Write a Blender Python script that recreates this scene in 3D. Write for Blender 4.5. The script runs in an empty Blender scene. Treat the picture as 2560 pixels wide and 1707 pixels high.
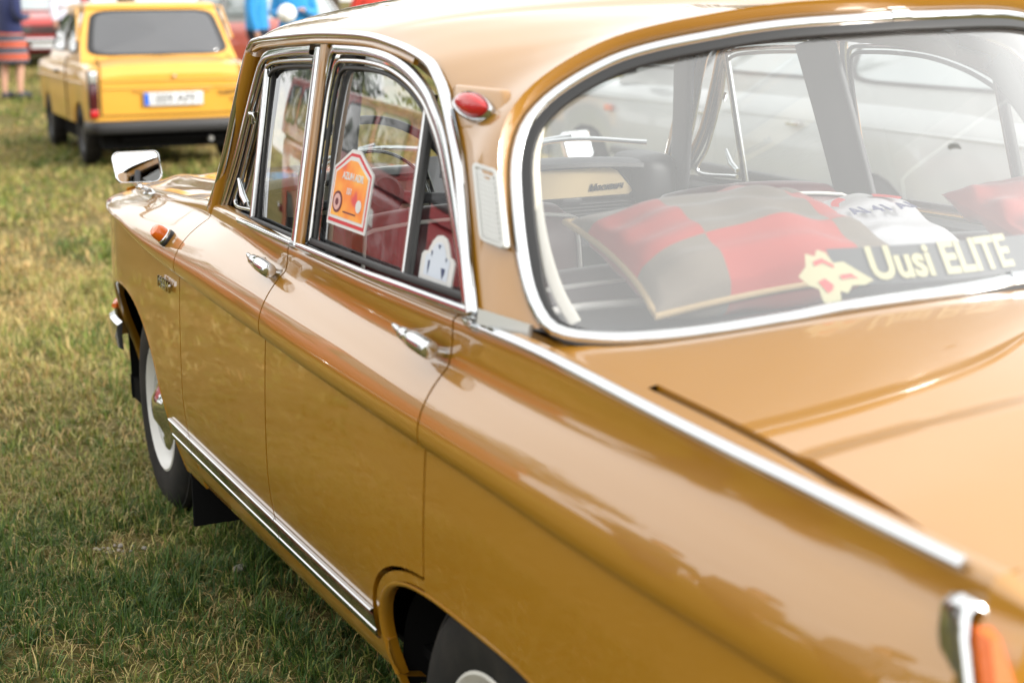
import bpy, bmesh, math, random
import numpy as np
from mathutils import Vector, Matrix

R = math.radians
rng = np.random.default_rng(7)
random.seed(7)
scene = bpy.context.scene
col = scene.collection

# ------------------------------------------------------------------ camera
CAM = Vector((-1.723, -2.093, 1.433))
YAW, PITCH, ROLL = R(26.06), R(12.06), R(-0.66)
fw = Vector((math.sin(YAW) * math.cos(PITCH), math.cos(YAW) * math.cos(PITCH), -math.sin(PITCH)))
rt = Vector((math.cos(YAW), -math.sin(YAW), 0))
up = rt.cross(fw)
rt2 = rt * math.cos(ROLL) + up * math.sin(ROLL)
up2 = -rt * math.sin(ROLL) + up * math.cos(ROLL)
cd = bpy.data.cameras.new('camera')
cam = bpy.data.objects.new('camera', cd)
col.objects.link(cam)
m = Matrix((rt2, up2, -fw)).transposed().to_4x4()
m.translation = CAM
cam.matrix_world = m
cd.sensor_width = 36
cd.lens = 56.47
cd.clip_start = 0.05
cd.clip_end = 2000
cd.dof.use_dof = True
cd.dof.focus_distance = 3.6
cd.dof.aperture_fstop = 3.3
cd.dof.aperture_blades = 0
scene.camera = cam

# ------------------------------------------------------------------ sky, sun, exposure
SUN_EL, SUN_AZ = R(27), R(138)          # azimuth from +Y towards +X
w = bpy.data.worlds.new('World')
scene.world = w
w.use_nodes = True
nt = w.node_tree
nt.nodes.clear()
out = nt.nodes.new('ShaderNodeOutputWorld')
bg = nt.nodes.new('ShaderNodeBackground')
sky = nt.nodes.new('ShaderNodeTexSky')
sky.sky_type = 'NISHITA'
sky.sun_disc = False
sky.sun_elevation = SUN_EL
sky.sun_rotation = SUN_AZ
sky.air_density = 1.0
sky.dust_density = 4.0
sky.ozone_density = 1.0
hs = nt.nodes.new('ShaderNodeHueSaturation')
hs.inputs['Saturation'].default_value = 0.15
mx = nt.nodes.new('ShaderNodeMix')
mx.data_type = 'RGBA'
# even veil of thin white cloud over the blue
tc = nt.nodes.new('ShaderNodeTexCoord')
mp = nt.nodes.new('ShaderNodeMapping')
mp.inputs['Scale'].default_value = (1.0, 1.0, 2.6)
nz = nt.nodes.new('ShaderNodeTexNoise')
nz.inputs['Scale'].default_value = 2.2
nz.inputs['Detail'].default_value = 6
cr = nt.nodes.new('ShaderNodeValToRGB')
cr.color_ramp.elements[0].position = 0.30
cr.color_ramp.elements[0].color = (9.9, 9.9, 9.7, 1)
cr.color_ramp.elements[1].position = 0.72
cr.color_ramp.elements[1].color = (13.0, 13.0, 12.6, 1)
nt.links.new(tc.outputs['Generated'], mp.inputs['Vector'])
nt.links.new(mp.outputs['Vector'], nz.inputs['Vector'])
nt.links.new(nz.outputs['Fac'], cr.inputs['Fac'])
nt.links.new(sky.outputs['Color'], hs.inputs['Color'])
mx.inputs['Factor'].default_value = 0.60
nt.links.new(hs.outputs['Color'], mx.inputs['A'])
nt.links.new(cr.outputs['Color'], mx.inputs['B'])
nt.links.new(mx.outputs['Result'], bg.inputs['Color'])
bg.inputs['Strength'].default_value = 0.122
nt.links.new(bg.outputs['Background'], out.inputs['Surface'])

sd = bpy.data.lights.new('sun', 'SUN')
sun = bpy.data.objects.new('sun', sd)
col.objects.link(sun)
sd.energy = 1.8
sd.angle = R(15)
sd.color = (1.0, 0.95, 0.87)
sdir = Vector((math.sin(SUN_AZ) * math.cos(SUN_EL), math.cos(SUN_AZ) * math.cos(SUN_EL), math.sin(SUN_EL)))
sun.rotation_euler = sdir.to_track_quat('Z', 'Y').to_euler()

scene.view_settings.view_transform = 'Standard'
scene.view_settings.look = 'None'
scene.view_settings.exposure = 1.05
scene.view_settings.gamma = 1.0
scene.render.engine = 'CYCLES'
scene.cycles.use_denoising = True
scene.cycles.max_bounces = 14
scene.cycles.transparent_max_bounces = 16
scene.cycles.glossy_bounces = 6
scene.cycles.caustics_reflective = False
scene.cycles.caustics_refractive = False
scene.cycles.sample_clamp_indirect = 6

# ------------------------------------------------------------------ materials
MATS = {}
def mat(name, base=(0.5, 0.5, 0.5), rough=0.5, metal=0.0, coat=0.0, spec=0.5, noise=None, bump=None,
        trans=0.0, sheen=0.0, coat_rough=0.03, noise2=None):
    """procedural principled material; noise=(scale, other colour, contrast lo, hi), bump=(scale, strength)"""
    if name in MATS:
        return MATS[name]
    mt = bpy.data.materials.new(name)
    mt.use_nodes = True
    t = mt.node_tree
    b = t.nodes['Principled BSDF']
    b.inputs['Base Color'].default_value = (*base, 1)
    b.inputs['Roughness'].default_value = rough
    b.inputs['Metallic'].default_value = metal
    b.inputs['Coat Weight'].default_value = coat
    b.inputs['Coat Roughness'].default_value = coat_rough
    b.inputs['Specular IOR Level'].default_value = spec
    b.inputs['Transmission Weight'].default_value = trans
    b.inputs['Sheen Weight'].default_value = sheen
    co = t.nodes.new('ShaderNodeTexCoord')
    if noise:
        n = t.nodes.new('ShaderNodeTexNoise')
        n.inputs['Scale'].default_value = noise[0]
        n.inputs['Detail'].default_value = 5
        t.links.new(co.outputs['Object'], n.inputs['Vector'])
        r = t.nodes.new('ShaderNodeValToRGB')
        r.color_ramp.elements[0].position = noise[2]
        r.color_ramp.elements[1].position = noise[3]
        r.color_ramp.elements[0].color = (*base, 1)
        r.color_ramp.elements[1].color = (*noise[1], 1)
        t.links.new(n.outputs['Fac'], r.inputs['Fac'])
        t.links.new(r.outputs['Color'], b.inputs['Base Color'])
    if bump:
        n = t.nodes.new('ShaderNodeTexNoise')
        n.inputs['Scale'].default_value = bump[0]
        n.inputs['Detail'].default_value = 3
        t.links.new(co.outputs['Object'], n.inputs['Vector'])
        bp = t.nodes.new('ShaderNodeBump')
        bp.inputs['Strength'].default_value = bump[1]
        bp.inputs['Distance'].default_value = bump[2] if len(bump) > 2 else 0.01
        t.links.new(n.outputs['Fac'], bp.inputs['Height'])
        t.links.new(bp.outputs['Normal'], b.inputs['Normal'])
    MATS[name] = mt
    return mt

def glass(name, tint=(0.9, 0.93, 0.92), ior=1.5, sky_haze=0.0, haze_col=(0.75, 0.76, 0.76), haze_scale=6.0):
    """thin car glass: fresnel mirror over a tinted clear pane, with an optional pale film for the veil of reflected sky"""
    mt = bpy.data.materials.new(name)
    mt.use_nodes = True
    t = mt.node_tree
    t.nodes.clear()
    o = t.nodes.new('ShaderNodeOutputMaterial')
    tr = t.nodes.new('ShaderNodeBsdfTransparent')
    tr.inputs['Color'].default_value = (*tint, 1)
    gl = t.nodes.new('ShaderNodeBsdfGlossy')
    gl.inputs['Roughness'].default_value = 0.01
    gl.inputs['Color'].default_value = (1, 1, 1, 1)
    fr = t.nodes.new('ShaderNodeFresnel')
    fr.inputs['IOR'].default_value = ior
    ms = t.nodes.new('ShaderNodeMixShader')
    # both faces of a pane reflect: double the single-surface value
    mu = t.nodes.new('ShaderNodeMath')
    mu.operation = 'MULTIPLY'
    mu.inputs[1].default_value = 1.8
    mu.use_clamp = True
    # the Fresnel node inverts the IOR on back faces; a thin pane reflects alike from both sides
    geo = t.nodes.new('ShaderNodeNewGeometry')
    mi_ = t.nodes.new('ShaderNodeMapRange')
    mi_.inputs['To Min'].default_value = ior
    mi_.inputs['To Max'].default_value = 1.0 / ior
    t.links.new(geo.outputs['Backfacing'], mi_.inputs['Value'])
    t.links.new(mi_.outputs['Result'], fr.inputs['IOR'])
    t.links.new(fr.outputs['Fac'], mu.inputs[0])
    t.links.new(mu.outputs['Value'], ms.inputs['Fac'])
    t.links.new(tr.outputs['BSDF'], ms.inputs[1])
    t.links.new(gl.outputs['BSDF'], ms.inputs[2])
    last = ms.outputs['Shader']
    if sky_haze > 0:  # pale diffuse layer painting in the milky veil of reflected sky
        df = t.nodes.new('ShaderNodeBsdfDiffuse')
        df.inputs['Color'].default_value = (*haze_col, 1)
        n = t.nodes.new('ShaderNodeTexNoise')
        n.inputs['Scale'].default_value = haze_scale
        n.inputs['Detail'].default_value = 6
        co = t.nodes.new('ShaderNodeTexCoord')
        t.links.new(co.outputs['Object'], n.inputs['Vector'])
        mr = t.nodes.new('ShaderNodeMapRange')
        mr.inputs['From Min'].default_value = 0.3
        mr.inputs['From Max'].default_value = 0.7
        mr.inputs['To Min'].default_value = sky_haze * 0.75
        mr.inputs['To Max'].default_value = sky_haze * 1.25
        t.links.new(n.outputs['Fac'], mr.inputs['Value'])
        m2 = t.nodes.new('ShaderNodeMixShader')
        t.links.new(mr.outputs['Result'], m2.inputs['Fac'])
        t.links.new(last, m2.inputs[1])
        t.links.new(df.outputs['BSDF'], m2.inputs[2])
        last = m2.outputs['Shader']
    t.links.new(last, o.inputs['Surface'])
    MATS[name] = mt
    return mt

# ------------------------------------------------------------------ helpers
def tag(o, label=None, cat=None, group=None, kind=None):
    if label: o['label'] = label
    if cat: o['category'] = cat
    if group: o['group'] = group
    if kind: o['kind'] = kind
    return o

def link(name, me, mt, parent=None):
    o = bpy.data.objects.new(name, me)
    col.objects.link(o)
    if mt is not None:
        if isinstance(mt, (list, tuple)):
            for x in mt: me.materials.append(x)
        else:
            me.materials.append(mt)
    if parent is not None:
        o.parent = parent
    return o

def mesh(name, v, f, mt, parent=None, smooth=True, angle=35, mi=None):
    me = bpy.data.meshes.new(name)
    me.from_pydata([tuple(map(float, p)) for p in v], [], f)
    if mi is not None:
        me.materials.clear()
    if smooth:
        me.polygons.foreach_set('use_smooth', [True] * len(me.polygons))
        me.set_sharp_from_angle(angle=R(angle))
    o = link(name, me, mt, parent)
    if mi is not None:
        me.polygons.foreach_set('material_index', mi)
    me.update()
    return o

def empty(name, loc=(0, 0, 0), rz=0.0, parent=None):
    o = bpy.data.objects.new(name, None)
    col.objects.link(o)
    o.location = loc
    o.rotation_euler = (0, 0, rz)
    o.empty_display_size = 0.1
    if parent: o.parent = parent
    return o

def gridf(n, mm, off=0, wrap=False, flip=False):
    f = []
    for i in range(n - 1):
        for j in range(mm - 1 + (1 if wrap else 0)):
            a = off + i * mm + j; b = off + i * mm + (j + 1) % mm
            c = off + (i + 1) * mm + (j + 1) % mm; d = off + (i + 1) * mm + j
            f.append((a, d, c, b) if flip else (a, b, c, d))
    return f

def grid(name, P, mt, parent=None, smooth=True, angle=35, flip=False, wrap=False, thick=0.0):
    P = np.asarray(P, float)
    n, mm = P.shape[:2]
    o = mesh(name, P.reshape(-1, 3), gridf(n, mm, 0, wrap, flip), mt, parent, smooth, angle)
    if thick:
        s = o.modifiers.new('solid', 'SOLIDIFY'); s.thickness = abs(thick); s.offset = 1 if thick > 0 else -1
    return o

def bez(a, b, c, d, n):
    t = np.linspace(0, 1, n)[:, None]
    a, b, c, d = (np.asarray(q, float) for q in (a, b, c, d))
    return (1 - t) ** 3 * a + 3 * (1 - t) ** 2 * t * b + 3 * (1 - t) * t * t * c + t ** 3 * d

def pchip(xs, ys):
    xs = np.asarray(xs, float); ys = np.asarray(ys, float)
    h = np.diff(xs); dl = np.diff(ys) / h
    m_ = np.zeros(len(xs)); m_[0] = dl[0]; m_[-1] = dl[-1]
    for i in range(1, len(xs) - 1):
        if dl[i - 1] * dl[i] > 0:
            w1 = 2 * h[i] + h[i - 1]; w2 = h[i] + 2 * h[i - 1]
            m_[i] = (w1 + w2) / (w1 / dl[i - 1] + w2 / dl[i])
    def f(x):
        x = np.clip(np.asarray(x, float), xs[0], xs[-1])
        i = np.clip(np.searchsorted(xs, x) - 1, 0, len(xs) - 2)
        t = (x - xs[i]) / h[i]
        return ((1 + 2 * t) * (1 - t) ** 2 * ys[i] + t * (1 - t) ** 2 * h[i] * m_[i]
                + t * t * (3 - 2 * t) * ys[i + 1] + t * t * (t - 1) * h[i] * m_[i + 1])
    return f

def smooth_path(pts, n, closed=False):
    """Catmull-Rom through pts, resampled evenly to n points"""
    P = np.asarray(pts, float)
    if closed:
        Q = np.vstack([P[-1], P, P[0], P[1]])
    else:
        Q = np.vstack([2 * P[0] - P[1], P, 2 * P[-1] - P[-2]])
    outp = []
    for i in range(1, len(Q) - 2):
        p0, p1, p2, p3 = Q[i - 1], Q[i], Q[i + 1], Q[i + 2]
        t = np.linspace(0, 1, 24, endpoint=False)[:, None]
        outp.append(0.5 * (2 * p1 + (p2 - p0) * t + (2 * p0 - 5 * p1 + 4 * p2 - p3) * t ** 2 + (3 * p1 - p0 - 3 * p2 + p3) * t ** 3))
    outp = np.vstack(outp + [Q[-2][None]])
    return resample(outp, n)

def resample(P, n):
    P = np.asarray(P, float)
    d = np.r_[0, np.cumsum(np.linalg.norm(np.diff(P, axis=0), axis=1))]
    s = np.linspace(0, d[-1], n)
    return np.stack([np.interp(s, d, P[:, k]) for k in range(P.shape[1])], 1)

def nrm(v):
    v = np.asarray(v, float)
    return v / np.maximum(np.linalg.norm(v, axis=-1, keepdims=True), 1e-9)

def sweep(name, path, prof, normal, mt, parent=None, closed=False, angle=40, caps=True, scale=None):
    """sweep a closed 2-D profile [(a, b)]: a along the side vector (tangent x normal), b along the normal"""
    P = np.asarray(path, float)
    n = len(P)
    T = np.gradient(P, axis=0)
    if closed:
        T = np.roll(P, -1, 0) - np.roll(P, 1, 0)
    T = nrm(T)
    N = np.asarray(normal, float)
    if N.ndim == 1: N = np.repeat(N[None], n, 0)
    N = nrm(N - T * (N * T).sum(1)[:, None])
    S = np.cross(T, N)
    k = len(prof)
    sc = np.ones(n) if scale is None else np.asarray(scale)
    V = np.concatenate([P[:, None] + S[:, None] * (a * sc)[:, None, None] + N[:, None] * (b * sc)[:, None, None] for a, b in prof], 1)
    v = V.reshape(-1, 3)
    f = gridf(n, k, 0, True)
    if closed:
        for j in range(k):
            f.append(((n - 1) * k + j, (n - 1) * k + (j + 1) % k, (j + 1) % k, j))
    elif caps:
        f.append(tuple(range(k))[::-1]); f.append(tuple((n - 1) * k + j for j in range(k)))
    return mesh(name, v, f, mt, parent, True, angle)

def rprof(w_, h_, r=0.3, n=4, b0=0.0):
    """rounded rectangle profile of width w_, height h_, standing on b0"""
    q = []
    rr = min(w_, h_) * r
    for cx, cy, a0 in ((w_ / 2 - rr, b0 + h_ - rr, 0), (-w_ / 2 + rr, b0 + h_ - rr, 90), (-w_ / 2 + rr, b0 + rr, 180), (w_ / 2 - rr, b0 + rr, 270)):
        for i in range(n):
            a = R(a0 + 90 * i / (n - 1))
            q.append((cx + rr * math.cos(a), cy + rr * math.sin(a)))
    return q

def dome(w_, h_, n=8, b0=0.0):
    """half-round moulding profile"""
    q = [(w_ / 2 * math.cos(a), b0 + h_ * math.sin(a)) for a in np.linspace(0, math.pi, n)]
    return q + [(-w_ / 2, b0 - 0.004), (w_ / 2, b0 - 0.004)]

def tube(name, path, r, mt, parent=None, k=10, closed=False, caps=True):
    P = np.asarray(path, float)
    rr = np.full(len(P), r) if np.isscalar(r) else np.asarray(r, float)
    T = nrm(np.gradient(P, axis=0))
    ref = np.array([0.13, 0.21, 0.97]) if abs(T[0][2]) < 0.9 else np.array([1.0, 0.1, 0.05])
    prof = [(math.cos(2 * math.pi * i / k), math.sin(2 * math.pi * i / k)) for i in range(k)]
    return sweep(name, P, prof, ref, mt, parent, closed, 50, caps, rr)

def lathe(name, prof, mt, parent=None, axis='x', seg=48, angle=35, loc=(0, 0, 0)):
    """revolve [(radius, along)] about an axis through loc"""
    V = []
    for r_, h_ in prof:
        for i in range(seg):
            a = 2 * math.pi * i / seg
            c, s = r_ * math.cos(a), r_ * math.sin(a)
            V.append({'x': (h_, c, s), 'y': (c, h_, s), 'z': (c, s, h_)}[axis])
    V = np.array(V) + np.array(loc)
    return mesh(name, V, gridf(len(prof), seg, 0, True), mt, parent, True, angle)

def box(name, lo, hi, mt, parent=None, bev=0.0, seg=2):
    bm = bmesh.new()
    bmesh.ops.create_cube(bm, size=1)
    for v in bm.verts:
        v.co = Vector([lo[k] + (v.co[k] + 0.5) * (hi[k] - lo[k]) for k in range(3)])
    if bev:
        bmesh.ops.bevel(bm, geom=bm.edges[:], offset=bev, segments=seg, profile=0.6, affect='EDGES')
    me = bpy.data.meshes.new(name)
    bm.to_mesh(me); bm.free()
    if bev:
        me.polygons.foreach_set('use_smooth', [True] * len(me.polygons)); me.set_sharp_from_angle(angle=R(50))
    return link(name, me, mt, parent)

def plate(name, outline, M4, depth, mt, parent=None, bev=0.0):
    """extruded 2-D outline (x, y) placed by matrix M4 (x right, y up, z out)"""
    n = len(outline)
    v = [(*p, 0) for p in outline] + [(*p, depth) for p in outline]
    f = [tuple(range(n))[::-1], tuple(range(n, 2 * n))] + [(i, (i + 1) % n, n + (i + 1) % n, n + i) for i in range(n)]
    v = [M4 @ Vector(p) for p in v]
    return mesh(name, v, f, mt, parent, False)

def frame4(o, x, y):
    """matrix with origin o, x axis x, y axis made square to x"""
    x = Vector(x).normalized(); z = x.cross(Vector(y)).normalized(); y = z.cross(x)
    M = Matrix((x, y, z)).transposed().to_4x4(); M.translation = Vector(o)
    return M

def text(name, s, M4, size, mt, parent=None, depth=0.001, bold=0.0, shear=0.0, align='CENTER', sx=1.0):
    cu = bpy.data.curves.new(name, 'FONT')
    cu.body = s; cu.size = size; cu.extrude = depth; cu.offset = bold; cu.shear = shear
    cu.align_x = align; cu.align_y = 'CENTER'
    cu.resolution_u = 3
    t = bpy.data.objects.new(name, cu); col.objects.link(t)
    dg = bpy.context.evaluated_depsgraph_get()
    me = bpy.data.meshes.new_from_object(t.evaluated_get(dg))
    bpy.data.objects.remove(t)
    me.transform(M4 @ Matrix.Diagonal((sx, 1, 1, 1)))
    me.materials.clear()
    return link(name, me, mt, parent)

def mirror_copy(o, parent=None):
    """a copy of an object and its children on the other side of the car (x -> -x)"""
    c = o.copy(); col.objects.link(c); c.parent = parent if parent else o.parent
    c.matrix_local = Matrix.Diagonal((-1, 1, 1, 1)) @ o.matrix_local
    for ch in list(o.children):
        d = ch.copy(); col.objects.link(d); d.parent = c
    return c

CHROME = mat('chrome', (0.58, 0.59, 0.60), 0.07, 1.0, bump=(60, 0.015, 0.002))
ALU = mat('bright_aluminium', (0.55, 0.55, 0.55), 0.10, 1.0)
RUBBER = mat('black_rubber', (0.018, 0.018, 0.019), 0.55)
BLACK = mat('underbody_black', (0.008, 0.008, 0.008), 0.95, spec=0.05)
PAINT = mat('ochre_paint', (0.310, 0.136, 0.0050), 0.35, 0.0, 1.0, 0.5, noise=(1.7, (0.330, 0.148, 0.0060), 0.35, 0.7), bump=(4, 0.015, 0.015), coat_rough=0.015)
PAINT.node_tree.nodes['Principled BSDF'].inputs['Coat IOR'].default_value = 1.75
TYRE = mat('tyre_rubber', (0.014, 0.0135, 0.0135), 0.75, spec=0.25, noise=(14, (0.03, 0.027, 0.024), 0.45, 0.8), bump=(90, 0.2, 0.002))
GLASS = glass('window_glass')
REARGLASS = glass('dusty_rear_glass', (0.90, 0.91, 0.92), 1.74, 0.07, haze_scale=1.6)  # veil of reflected sky put in as a thin pale film

# a faint uneven dusty film on the lacquer
_t = PAINT.node_tree; _b = _t.nodes['Principled BSDF']
_n = _t.nodes.new('ShaderNodeTexNoise'); _n.inputs['Scale'].default_value = 9; _n.inputs['Detail'].default_value = 8
_c = _t.nodes.new('ShaderNodeTexCoord'); _r = _t.nodes.new('ShaderNodeMapRange')
_r.inputs['From Min'].default_value = 0.35; _r.inputs['From Max'].default_value = 0.75; _r.inputs['To Min'].default_value = 0.008; _r.inputs['To Max'].default_value = 0.075
_t.links.new(_c.outputs['Object'], _n.inputs['Vector']); _t.links.new(_n.outputs['Fac'], _r.inputs['Value']); _t.links.new(_r.outputs['Result'], _b.inputs['Coat Roughness'])
# ------------------------------------------------------------------ ground and grass
def ground_z(x, y):
    d = np.hypot(np.asarray(x) + 1.7, np.asarray(y) + 2.1)
    return 0.019 * np.maximum(d - 16, 0) * np.clip((d - 16) / 6, 0, 1) * np.clip(60 / np.maximum(d, 1), 0, 1)

def gmat():
    mt = bpy.data.materials.new('meadow_soil')
    mt.use_nodes = True
    t = mt.node_tree
    b = t.nodes['Principled BSDF']
    b.inputs['Roughness'].default_value = 0.95
    b.inputs['Specular IOR Level'].default_value = 0.1
    co = t.nodes.new('ShaderNodeTexCoord')
    def noise(sc, det=6):
        n = t.nodes.new('ShaderNodeTexNoise'); n.inputs['Scale'].default_value = sc; n.inputs['Detail'].default_value = det
        t.links.new(co.outputs['Object'], n.inputs['Vector']); return n
    def ramp(n, st):
        r = t.nodes.new('ShaderNodeValToRGB')
        while len(r.color_ramp.elements) < len(st): r.color_ramp.elements.new(0.5)
        for e, (p, c) in zip(r.color_ramp.elements, st): e.position = p; e.color = (*c, 1)
        t.links.new(n.outputs['Fac'], r.inputs['Fac']); return r
    a = ramp(noise(0.9), [(0.3, (0.10, 0.085, 0.025)), (0.5, (0.16, 0.125, 0.04)), (0.72, (0.24, 0.18, 0.075))])
    f = ramp(noise(26, 8), [(0.28, (0.03, 0.03, 0.012)), (0.5, (0.10, 0.09, 0.03)), (0.75, (0.24, 0.20, 0.09))])
    mx_ = t.nodes.new('ShaderNodeMix'); mx_.data_type = 'RGBA'; mx_.inputs['Factor'].default_value = 0.5
    t.links.new(a.outputs['Color'], mx_.inputs['A']); t.links.new(f.outputs['Color'], mx_.inputs['B'])
    t.links.new(mx_.outputs['Result'], b.inputs['Base Color'])
    bp = t.nodes.new('ShaderNodeBump'); bp.inputs['Strength'].default_value = 0.9; bp.inputs['Distance'].default_value = 0.05
    t.links.new(noise(34, 6).outputs['Fac'], bp.inputs['Height']); t.links.new(bp.outputs['Normal'], b.inputs['Normal'])
    return mt
xs = np.r_[-500, -200, -90, np.linspace(-45, 60, 106), 100, 200, 500]
ys = np.r_[-500, -200, -80, np.linspace(-40, 80, 121), 120, 250, 600]
GX, GY = np.meshgrid(xs, ys, indexing='ij')
GZ = ground_z(GX, GY) - 0.012
tag(grid('ground', np.stack([GX, GY, GZ], -1), gmat(), flip=True, angle=180), kind='structure')

def vnoise(x, y, s, seed):
    g = np.random.default_rng(seed).random((64, 64))
    u = (x / s) % 63; v = (y / s) % 63
    i = u.astype(int); j = v.astype(int); fu = u - i; fv = v - j
    fu = fu * fu * (3 - 2 * fu); fv = fv * fv * (3 - 2 * fv)
    return (g[i, j] * (1 - fu) * (1 - fv) + g[i + 1, j] * fu * (1 - fv) + g[i, j + 1] * (1 - fu) * fv + g[i + 1, j + 1] * fu * fv)

def grass():
    """one mesh of separate bent blades growing in splayed tufts, finer close to the camera, with flattened straw between"""
    X, Y, H, W_, AZ, LN, K = [], [], [], [], [], [], []
    def tufts(nt, per, rmin, rmax, a0, a1, hs, ws, spread, straw=0.12):
        r = np.sqrt(rng.uniform(rmin ** 2, rmax ** 2, nt)); a = rng.uniform(R(a0), R(a1), nt)
        tx, ty = CAM.x + r * np.sin(a), CAM.y + r * np.cos(a)
        c1 = vnoise(tx, ty, .30, 1); c3 = vnoise(tx, ty, 1.1, 3); c4 = vnoise(tx, ty, .55, 4)
        bare = np.exp(-(((tx + 0.83) / 0.14) ** 2 + ((ty - 2.05) / 0.13) ** 2))
        keep = rng.random(nt) < np.clip(0.35 + 0.9 * c1 - 1.25 * bare, .02, 1)
        tx, ty, c1, c3, c4, bare = (q[keep] for q in (tx, ty, c1, c3, c4, bare)); nt = len(tx)
        vig = (0.45 + 0.85 * rng.random(nt)) * (0.55 + 0.75 * c4)           # how strongly a tuft grows
        tilt = rng.uniform(0, 2 * np.pi, nt); tl = rng.random(nt) * .55
        hue = 0.11 + 0.48 * rng.random(nt) + 0.95 * (c3 - .5) + 0.55 * (.5 - c4) + .6 * bare + np.clip((np.hypot(tx + 1.7, ty + 2.1) - 5.0) * 0.05, -0.14, 0.30)  # greener and darker near the camera: shade there put into the blade colour
        n = nt * per; rep = lambda q: np.repeat(q, per)
        ra = rng.uniform(0, 2 * np.pi, n); rr = np.sqrt(rng.random(n)) * spread
        x = rep(tx) + np.cos(ra) * rr; y = rep(ty) + np.sin(ra) * rr
        dx = np.cos(ra) * (.4 + rr / spread) + rep(np.cos(tilt) * tl) * 1.6 + rng.normal(0, .35, n); dy = np.sin(ra) * (.4 + rr / spread) + rep(np.sin(tilt) * tl) * 1.6 + rng.normal(0, .35, n)
        X.append(x); Y.append(y); AZ.append(np.arctan2(dy, dx)); LN.append(np.clip(.25 + .55 * np.hypot(dx, dy) + rng.normal(0, .25, n), .05, 1.9))
        H.append(hs * rep(vig) * (.025 + .055 * rng.random(n) ** 1.3)); W_.append(ws * rng.uniform(.0009, .0021, n))
        K.append(rep(hue) + rng.normal(0, .16, n) + (rng.random(n) < straw) * .55)
    def litter(n, rmin, rmax, a0, a1, hs, ws):
        r = np.sqrt(rng.uniform(rmin ** 2, rmax ** 2, n)); a = rng.uniform(R(a0), R(a1), n)
        X.append(CAM.x + r * np.sin(a)); Y.append(CAM.y + r * np.cos(a)); AZ.append(rng.uniform(0, 2 * np.pi, n)); LN.append(rng.uniform(1.25, 1.75, n))
        H.append(hs * rng.uniform(.03, .085, n)); W_.append(ws * rng.uniform(.0008, .0018, n)); K.append(rng.uniform(.45, 1.15, n))
    tufts(8200, 15, 2.6, 5.2, 0, 34, 1.0, 1.0, .022); litter(16000, 2.6, 5.2, 0, 34, 1.0, 1.0)
    tufts(6000, 11, 5.2, 9, 5, 26, 1.15, 1.7, .035); litter(9000, 5.2, 9, 5, 26, 1.1, 1.8)
    tufts(6500, 9, 9, 18, 5, 32, 1.25, 3.0, .06); litter(9000, 9, 18, 5, 32, 1.2, 3.0)
    tufts(5000, 8, 18, 34, 4, 24, 1.3, 5.5, .10)
    tufts(1800, 9, 5.2, 9, -30, 5, 1.2, 2.8, .05); tufts(1200, 8, 9, 16, 30, 60, 1.3, 4.5, .08)
    x, y, H, W_, az, lean, k = (np.concatenate(q) for q in (X, Y, H, W_, AZ, LN, K))
    n = len(x)
    z = ground_z(x, y) - 0.014
    dx, dy = np.cos(az), np.sin(az)
    px, py = -dy * W_, dx * W_
    a1 = np.minimum(lean * .45, 1.3); a2 = np.minimum(lean * 1.2, 1.95)
    l1 = H * .48 * np.sin(a1); z1 = H * .48 * np.cos(a1)
    l2 = l1 + H * .56 * np.sin(a2); z2 = np.maximum(z1 + H * .56 * np.cos(a2), .004)
    V = np.empty((n, 5, 3), np.float32)
    V[:, 0] = np.stack([x - px, y - py, z], 1); V[:, 1] = np.stack([x + px, y + py, z], 1)
    V[:, 2] = np.stack([x - px * .8 + dx * l1, y - py * .8 + dy * l1, z + z1], 1)
    V[:, 3] = np.stack([x + px * .8 + dx * l1, y + py * .8 + dy * l1, z + z1], 1)
    V[:, 4] = np.stack([x + dx * l2, y + dy * l2, z + z2], 1)
    me = bpy.data.meshes.new('grass')
    me.vertices.add(n * 5); me.vertices.foreach_set('co', V.ravel())
    base = (np.arange(n) * 5)[:, None]
    L = np.concatenate([base + np.array([[0, 1, 3, 2]]), base + np.array([[2, 3, 4]])], 1).ravel()
    me.loops.add(n * 7); me.loops.foreach_set('vertex_index', L.astype(np.int32))
    me.polygons.add(n * 2)
    st = (np.arange(n) * 7)[:, None] + np.array([[0, 4]])
    me.polygons.foreach_set('loop_start', st.ravel().astype(np.int32))
    me.update()
    # each blade has its own colour: deep green, yellow-green, straw, rusty straw
    pal = np.array([[0.040, 0.085, 0.016], [0.085, 0.140, 0.024], [0.165, 0.205, 0.036], [0.28, 0.26, 0.065], [0.42, 0.35, 0.15], [0.38, 0.25, 0.10]])
    kk = np.clip(k, 0, 0.999) * 5
    i = kk.astype(int); f = (kk - i)[:, None]
    C = pal[i] * (1 - f) + pal[i + 1] * f
    C *= rng.uniform(0.70, 1.60, (n, 1))
    ca = me.color_attributes.new('blade', 'FLOAT_COLOR', 'POINT')
    ca.data.foreach_set('color', np.repeat(np.c_[C, np.ones(n)], 5, 0).astype(np.float32).ravel())
    mt = bpy.data.materials.new('grass_blade'); mt.use_nodes = True
    t = mt.node_tree; b = t.nodes['Principled BSDF']
    at_ = t.nodes.new('ShaderNodeAttribute'); at_.attribute_name = 'blade'
    t.links.new(at_.outputs['Color'], b.inputs['Base Color'])
    b.inputs['Roughness'].default_value = 0.5
    b.inputs['Specular IOR Level'].default_value = 0.3
    tl = t.nodes.new('ShaderNodeBsdfTranslucent'); t.links.new(at_.outputs['Color'], tl.inputs['Color'])
    ms = t.nodes.new('ShaderNodeMixShader'); ms.inputs['Fac'].default_value = 0.25
    o_ = t.nodes['Material Output']
    t.links.new(b.outputs['BSDF'], ms.inputs[1]); t.links.new(tl.outputs['BSDF'], ms.inputs[2]); t.links.new(ms.outputs['Shader'], o_.inputs['Surface'])
    o = link('grass', me, mt)
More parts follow.
